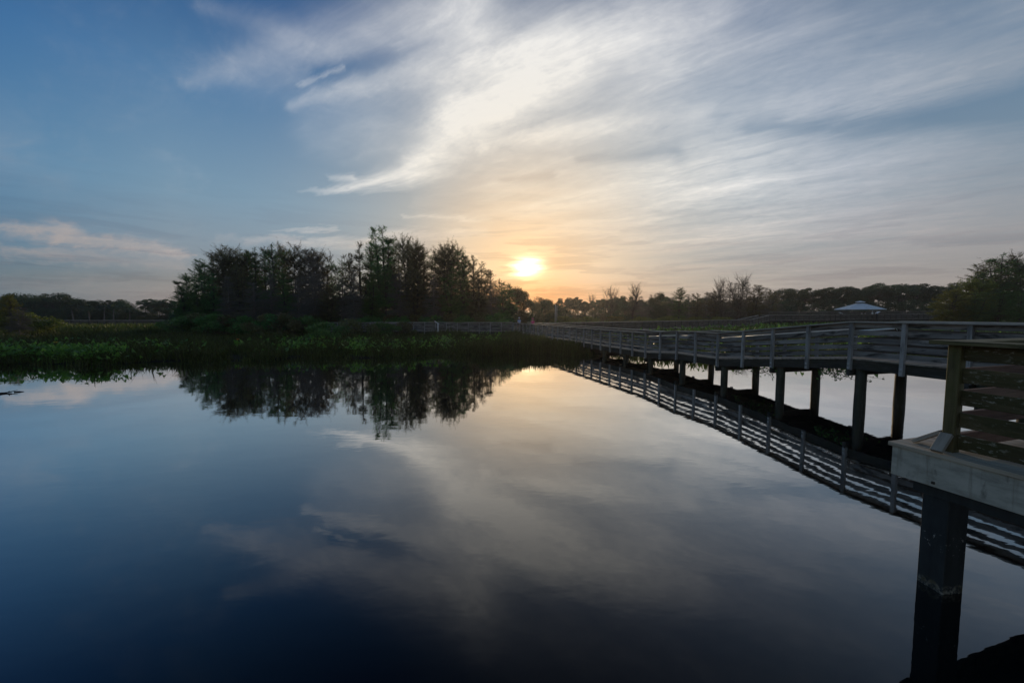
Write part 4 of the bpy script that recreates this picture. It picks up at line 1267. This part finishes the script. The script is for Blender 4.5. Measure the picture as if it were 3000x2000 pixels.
# ------------------------------------------------------------------ pavilion
PX = at_depth(2519, 907, 96)
PZ = 1.78
pav = thing('pavilion', 'open pavilion with grey blue hipped metal roof and small cupola on the far boardwalk', 'pavilion', (PX.x, PX.y, PZ))
def ngon_ring(c, r, z, n=8, rot=PI / 8):
    return [Vector((c.x + r * math.cos(rot + 2 * PI * i / n), c.y + r * math.sin(rot + 2 * PI * i / n), z)) for i in range(n)]
def cone_roof(c, r0, z0, r1, z1, ribs=7, th=.06):
    mb = MB()
    a, b = ngon_ring(c, r0, z0), ngon_ring(c, r1, z1)
    a2, b2 = ngon_ring(c, r0, z0 - th), ngon_ring(c, r1, z1 - th)
    for i in range(8):
        j = (i + 1) % 8
        mb.add([a[i], a[j], b[j], b[i]], [[0, 1, 2, 3]])
        mb.add([a2[i], a2[j], b2[j], b2[i]], [[3, 2, 1, 0]])
        mb.add([a[i], a[j], a2[j], a2[i]], [[3, 2, 1, 0]])
        for k in range(ribs):
            t = (k + .5) / ribs
            p, q = a[i].lerp(a[j], t), b[i].lerp(b[j], t)
            mb.beam(p + Vector((0, 0, .025)), q + Vector((0, 0, .025)), .05, .05)
        mb.beam(a[i] + Vector((0, 0, .03)), b[i] + Vector((0, 0, .03)), .16, .06)
    return mb
c0 = Vector((PX.x, PX.y, 0))
E_ = at_depth(2519, 906.5, 96).z
T_ = at_depth(2519, 889.5, 96).z
roof = cone_roof(c0, 5.05, E_, .75, T_).build('roof', M['metal_roof'], pav)
cb = MB()
for p, q in zip(ngon_ring(c0, .68, T_ - .1), ngon_ring(c0, .68, T_ + .36)):
    cb.beam(p, q, .10, .10)
cb.build('cupola_frame', M['dark_frame'], roof)
cone_roof(c0, .98, T_ + .34, .04, T_ + .62, 2, .04).build('cupola_roof', M['metal_roof'], roof)
for p, q in zip(ngon_ring(c0, 4.3, .2), ngon_ring(c0, 4.3, E_ + .12)):
    MB().beam(p, q, .2, .2).build('post', M['dark_frame'], pav)
fb = MB()
rg = ngon_ring(c0, 4.5, PZ - .06)
fb.add(rg + [Vector((p.x, p.y, p.z - .25)) for p in rg], [list(range(8))] + [[i, (i + 1) % 8, 8 + (i + 1) % 8, 8 + i] for i in range(8)])
fb.build('floor', M['deck_wood'], pav)
for hgt in (.25, .5, .75, 1.05):
    r_ = MB()
    ring = ngon_ring(c0, 4.3, PZ + hgt)
    for i in range(8):
        if i in (5,):
            continue
        r_.beam(ring[i], ring[(i + 1) % 8], .05, .13)
    r_.build('rail_board', M['grey_wood'], pav)

# ------------------------------------------------------------------ signs and poles
def slanted_sign(px, py_top, py_bot, Y, zfoot, label, face=1, size=.62, post='white_paint'):
    top, bot = at_depth(px, py_top, Y), at_depth(px, py_bot, Y)
    s = thing('interpretive_sign', label, 'sign', (top.x, Y, zfoot))
    h = top.z
    MB().beam((top.x, Y, zfoot), (top.x, Y, h - .16), .16, .10, up=(0, 1, 0)).build('post', M[post], s)
    MB().beam((top.x - face * size * .62, Y - .01, h + .10), (top.x + face * size * .18, Y - .01, h - .24), .62, .05, up=(face * .4, 0, 1)).build('panel', M['white_paint'], s)
slanted_sign(1283, 943, 965, 48.3, .25, 'white slanted sign on a post in front of the low boardwalk by the trees')
slanted_sign(2569, 914, 930, 88.4, 1.1, 'white slanted sign at the right side of the pavilion', -1, .9, 'dark_frame')
slanted_sign(2465, 916, 926, 90.0, 1.6, 'small white slanted sign at the left side of the pavilion', 1, .7, 'dark_frame')
b0 = at_depth(519, 938, 62)
bx = thing('nest_box_pole', 'leaning white pole carrying two pale nest boxes at the left end of the tree island', 'nest box', (b0.x, 62, .2))
t0 = at_depth(514, 914, 62)
MB().tube([(b0.x, 62, .2), (t0.x, 62, t0.z)], [.07, .06], 8).build('pole', M['white_paint'], bx, smooth=True)
for k, (px, py) in enumerate(((510.5, 916.5), (512, 920.5))):
    p = at_depth(px, py, 61.9)
    MB().beam(p - Vector((.26, 0, .05)), p + Vector((.12, 0, .06)), .30, .14).build('nest_box', M['white_paint'], bx)
for px, lab in ((1626.5, 'taller pale bare pole standing in the marsh right of the sun glow'), (1631, 'thinner pale bare pole right beside the taller one')):
    p, q = at_depth(px, 931, 88), at_depth(px, 892 if px < 1630 else 896, 88)
    o = MB().tube([(p.x, 88, .1), (q.x + .05, 88, q.z)], [.11 if px < 1630 else .08, .06], 8).build('bare_pole', M['pale_post'], None, (p.x, 88, .1), True)
    tag(o, lab, 'pole')

# ------------------------------------------------------------------ people far off on the boardwalks
def person(loc, face, shirt, label, hat=None, h=1.68, group=None):
    root = thing('person', label, 'person', loc, group)
    root.rotation_euler = (0, 0, face)
    s = h / 1.70
    def skin(name, pts, edges, radii, mat, parent):
        me = bpy.data.meshes.new(name)
        me.from_pydata([Vector(p) * s for p in pts], edges, [])
        o = bpy.data.objects.new(name, me)
        COL.objects.link(o)
        o.parent = parent
        sk = o.modifiers.new('skin', 'SKIN')
        for v, rr in zip(me.skin_vertices[0].data, radii):
            v.radius = (rr * s, rr * s * .92)
        me.skin_vertices[0].data[0].use_root = True
        sb = o.modifiers.new('sub', 'SUBSURF')
        sb.levels = sb.render_levels = 1
        me.materials.append(mat)
        return o
    pts = [(0, 0, .92), (0, 0, 1.12), (0, 0, 1.34), (0, 0, 1.45), (0, -.01, 1.53), (0, -.02, 1.61), (0, -.01, 1.68),
           (.17, 0, 1.38), (.22, .01, 1.10), (.23, -.08, .88), (.23, -.13, .78), (-.17, 0, 1.38), (-.22, .01, 1.10), (-.23, -.08, .88), (-.23, -.13, .78),
           (.09, 0, .86), (.10, -.02, .48), (.10, .01, .08), (.11, -.13, .03), (-.09, 0, .86), (-.10, .03, .48), (-.10, .07, .08), (-.11, -.07, .03)]
    ed = [(0, 1), (1, 2), (2, 3), (3, 4), (4, 5), (5, 6), (2, 7), (7, 8), (8, 9), (9, 10), (2, 11), (11, 12), (12, 13), (13, 14), (0, 15), (15, 16), (16, 17), (17, 18), (0, 19), (19, 20), (20, 21), (21, 22)]
    rd = [.14, .125, .14, .055, .075, .09, .05, .06, .046, .036, .035, .06, .046, .036, .035, .085, .058, .042, .038, .085, .058, .042, .038]
    skin('body', pts, ed, rd, M['skin'], root)
    sh = [(0, 0, .88), (0, 0, 1.12), (0, 0, 1.35), (0, 0, 1.42), (.17, 0, 1.38), (.21, .005, 1.18), (-.17, 0, 1.38), (-.21, .005, 1.18)]
    skin('shirt', sh, [(0, 1), (1, 2), (2, 3), (2, 4), (4, 5), (2, 6), (6, 7)], [.165, .15, .165, .075, .085, .07, .085, .07], shirt, root)
    tr = [(0, 0, .90), (.09, 0, .84), (.10, -.02, .48), (.10, .01, .12), (-.09, 0, .84), (-.10, .03, .48), (-.10, .07, .12)]
    skin('trousers', tr, [(0, 1), (1, 2), (2, 3), (0, 4), (4, 5), (5, 6)], [.16, .105, .078, .064, .105, .078, .064], M['dark_cloth'], root)
    if hat is not None:
        hb = MB()
        n = 12
        rings = [(.19, 1.645), (.185, 1.655), (.105, 1.66), (.10, 1.72), (.06, 1.755), (.005, 1.76)]
        vs = [(math.cos(2 * PI * i / n) * r_ * s, (math.sin(2 * PI * i / n) * r_ - .01) * s, z * s) for r_, z in rings for i in range(n)]
        fs = [[a * n + i, a * n + (i + 1) % n, (a + 1) * n + (i + 1) % n, (a + 1) * n + i] for a in range(len(rings) - 1) for i in range(n)]
        mesh_arrays('hat', np.array(vs), fs, hat, parent=root, smooth=True)
    else:
        n = 12
        rings = [(.098, 1.56), (.108, 1.62), (.10, 1.68), (.06, 1.72), (.005, 1.735)]
        vs = [(math.cos(2 * PI * i / n) * r_ * s, (math.sin(2 * PI * i / n) * r_ + .02) * s, z * s) for r_, z in rings for i in range(n)]
        fs = [[a * n + i, a * n + (i + 1) % n, (a + 1) * n + (i + 1) % n, (a + 1) * n + i] for a in range(len(rings) - 1) for i in range(n)]
        mesh_arrays('hair', np.array(vs), fs, M['hair'], parent=root, smooth=True)
    return root
p = at_depth(1521, 940, 49.9)
person((p.x, 49.9, .75), 0.4, M['blue_cloth'], 'person in pale blue with a pale hat on the boardwalk below the sun', M['white_cloth'], 1.66)
p = at_depth(1561, 945, 45.6)
person((p.x, 45.6, .75), -0.5, M['pink_cloth'], 'person in bright pink with a pink hat on the boardwalk below the sun', M['pink_cloth'], 1.60)
p = at_depth(2575, 909, 89.6)
person((p.x, 91.2, 1.83), 0.3, M['white_cloth'], 'person in white hat beside the slanted sign right of the pavilion', M['white_cloth'], 1.72)
p = at_depth(2586, 910, 90.2)
person((p.x, 91.6, 1.85), -0.6, M['blue_cloth'], 'person in pale hat standing farthest right of the pavilion', M['white_cloth'], 1.68)
for px, lab in ((2527, 'person standing in the middle of the pavilion'), (2537, 'person standing right of centre in the pavilion')):
    p = at_depth(px, 912, 96)
    person((p.x, 96.2, PZ - .05), .2, M['white_cloth'], lab, None, 1.66)

# ------------------------------------------------------------------ single plants and floating bits
def flower_plant(px, py, Y, label, petal, n=15, hgt=.8):
    b = at_depth(px, py, Y)
    z = float(height(b.x, Y))
    root = thing('flowering_plant', label, 'plant', (b.x, Y, z))
    X = np.full(n, b.x) + rng.normal(0, .06, n)
    Yv = np.full(n, Y) + rng.normal(0, .06, n)
    p, f, t = broad_leaves(X, Yv, np.full(n, z), rng.uniform(.35, hgt, n), rng.uniform(.28, .42, n), rng.uniform(.5, 1, n))
    mesh_arrays('leaves', p - np.array([b.x, Y, z]), f, M['broad_leaf'], t, parent=root)
    fb = MB()
    fb.tube([(b.x, Y, z), (b.x + .02, Y, z + hgt + .12)], .012, 5)
    fb.build('stalk', M['broad_leaf'], root)
    pb_ = MB()
    for k in range(6):
        a = k * PI / 3
        c = Vector((b.x + .02, Y, z + hgt + .12))
        o_ = Vector((math.cos(a), math.sin(a), .5)) * .12
        sd = Vector((-math.sin(a), math.cos(a), 0)) * .05
        pb_.add([c, c + o_ * .6 + sd, c + o_ + Vector((0, 0, .04)), c + o_ * .6 - sd], [[0, 1, 2, 3]])
    pb_.build('flower', petal, root)
flower_plant(697, 1012, 28.5, 'bright green leafy plant with an orange flower in the dark marsh below the island', M['orange_petal'])
flower_plant(165, 1028, 24.8, 'leafy plant with a yellow flower near the left shore', M['yellow_petal'], 12, .85)

def branch(pts, r, label, twigs=4):
    c = Vector(pts[0])
    mb = MB()
    mb.tube(pts, [r * (1 - .7 * i / (len(pts) - 1)) for i in range(len(pts))], 7)
    a, b = Vector(pts[-2]), Vector(pts[-1])
    for k in range(twigs):
        q = a.lerp(b, random.uniform(.2, 1))
        mb.tube([q, q + Vector((random.uniform(-.1, .25), random.uniform(-.15, .15), random.uniform(-.02, .10)))], [r * .4, r * .15], 5)
    tag(mb.build('floating_branch', M['dead_wood'], None, c, True), label, 'branch')
z = lambda px, py: at_depth(px, py, CAM_H / -(ray(px, py).z / ray(px, py).y))
a, b = z(-30, 1157), z(34, 1150)
branch([a, a.lerp(b, .35) + Vector((0, .03, .02)), a.lerp(b, .7) + Vector((0, -.02, .02)), b + Vector((0, 0, .03))], .05, 'dark floating branch with a forked end at the left edge of the water')
a, b = z(42, 1149), z(71, 1147)
branch([a, a.lerp(b, .5) + Vector((0, 0, .015)), b], .035, 'short dark floating stick right of the forked branch', 1)
# patch of floating weed
c = z(722, 1053)
r2_ = np.random.default_rng(5)
n = 260
P = np.stack([c.x + r2_.normal(0, .55, n), c.y + r2_.normal(0, .25, n), np.full(n, .006)], 1)
th = r2_.uniform(0, 2 * PI, n)
sz = r2_.uniform(.04, .10, n)
Q = np.stack([P + np.stack([np.cos(th + k * PI / 2) * sz, np.sin(th + k * PI / 2) * sz * .8, r2_.uniform(0, .008, n)], 1) for k in range(4)], 1).reshape(-1, 3)
tag(mesh_arrays('floating_weed', Q, np.arange(n * 4).reshape(n, 4), M['weed']), kind='stuff')

# vines that hang below the boardwalk rim
def vine(px0, px1, label, n=12, drop=.45, seed=1):
    r = np.random.default_rng(seed)
    f0 = lambda px: 13.33 / ((px - 1500) / 1163 + DY)
    Y0, Y1 = f0(px0), f0(px1)
    pos = line((Y0 + Y1) / 2)
    ztop = lambda Yq: np.interp(Yq, [k[0] for k in KN], [k[1] for k in KN]) - .30
    root = thing('hanging_vine', label, 'vine', (pos.x, pos.y, float(ztop(pos.y))), 'vines hanging under the boardwalk')
    st, lv = MB(), []
    for i in range(n):
        Yq = r.uniform(min(Y0, Y1), max(Y0, Y1))
        p = line(Yq) + N_LINE * r.uniform(-.03, .4)
        p.z = float(ztop(Yq)) + .05
        pts = [p.copy()]
        L = drop * r.uniform(.35, 1.1)
        dr = Vector((r.normal(0, .35), r.normal(0, .35), -1))
        for k in range(5):
            p = p + dr * L / 5
            dr += Vector((r.normal(0, .5), r.normal(0, .5), .12 * k))
            pts.append(p.copy())
            for _ in range(2):
                lv.append(p + Vector(r.normal(0, .03, 3)))
        st.tube(pts, [.008, .007, .006, .005, .004, .003], 4)
    st.build('stems', M['dead_wood'], root)
    lv = np.array(lv)
    v, f = leaf_quads(lv, r.uniform(.05, .10, len(lv)), r, 0, .6)
    mesh_arrays('leaves', v - np.array(root.location), f, M['cypress_green'], np.repeat(r.uniform(0, 1, len(lv)), 4), parent=root)
vine(2160, 2205, 'thin vine hanging under the boardwalk ramp, left of the three', 7, .5, 3)
vine(2215, 2275, 'leafy vine tangle hanging under the boardwalk ramp, middle of the three', 14, .55, 4)
vine(2390, 2492, 'widest vine tangle hanging under the boardwalk beside the near round pile', 26, .55, 5)

# ------------------------------------------------------------------ thin evening haze that glows towards the sun
m, N = new_mat('evening haze')
vol = N.n('ShaderNodeVolumePrincipled')
vol.inputs['Color'].default_value = (.92, .92, .95, 1)
vol.inputs['Density'].default_value = 0.00030
vol.inputs['Anisotropy'].default_value = 0.70
o_ = N.n('ShaderNodeOutputMaterial')
N.t.links.new(vol.outputs[0], o_.inputs['Volume'])
hb = [(sx * 2700, sy, sz) for sx in (-1, 1) for sy in (-1300, 2700) for sz in (-2.4, 17.0)]
hz_o = mesh_arrays('haze', np.array(hb), [[0, 1, 3, 2], [4, 6, 7, 5], [0, 4, 5, 1], [2, 3, 7, 6], [0, 2, 6, 4], [1, 5, 7, 3]], m)
tag(hz_o, kind='stuff')
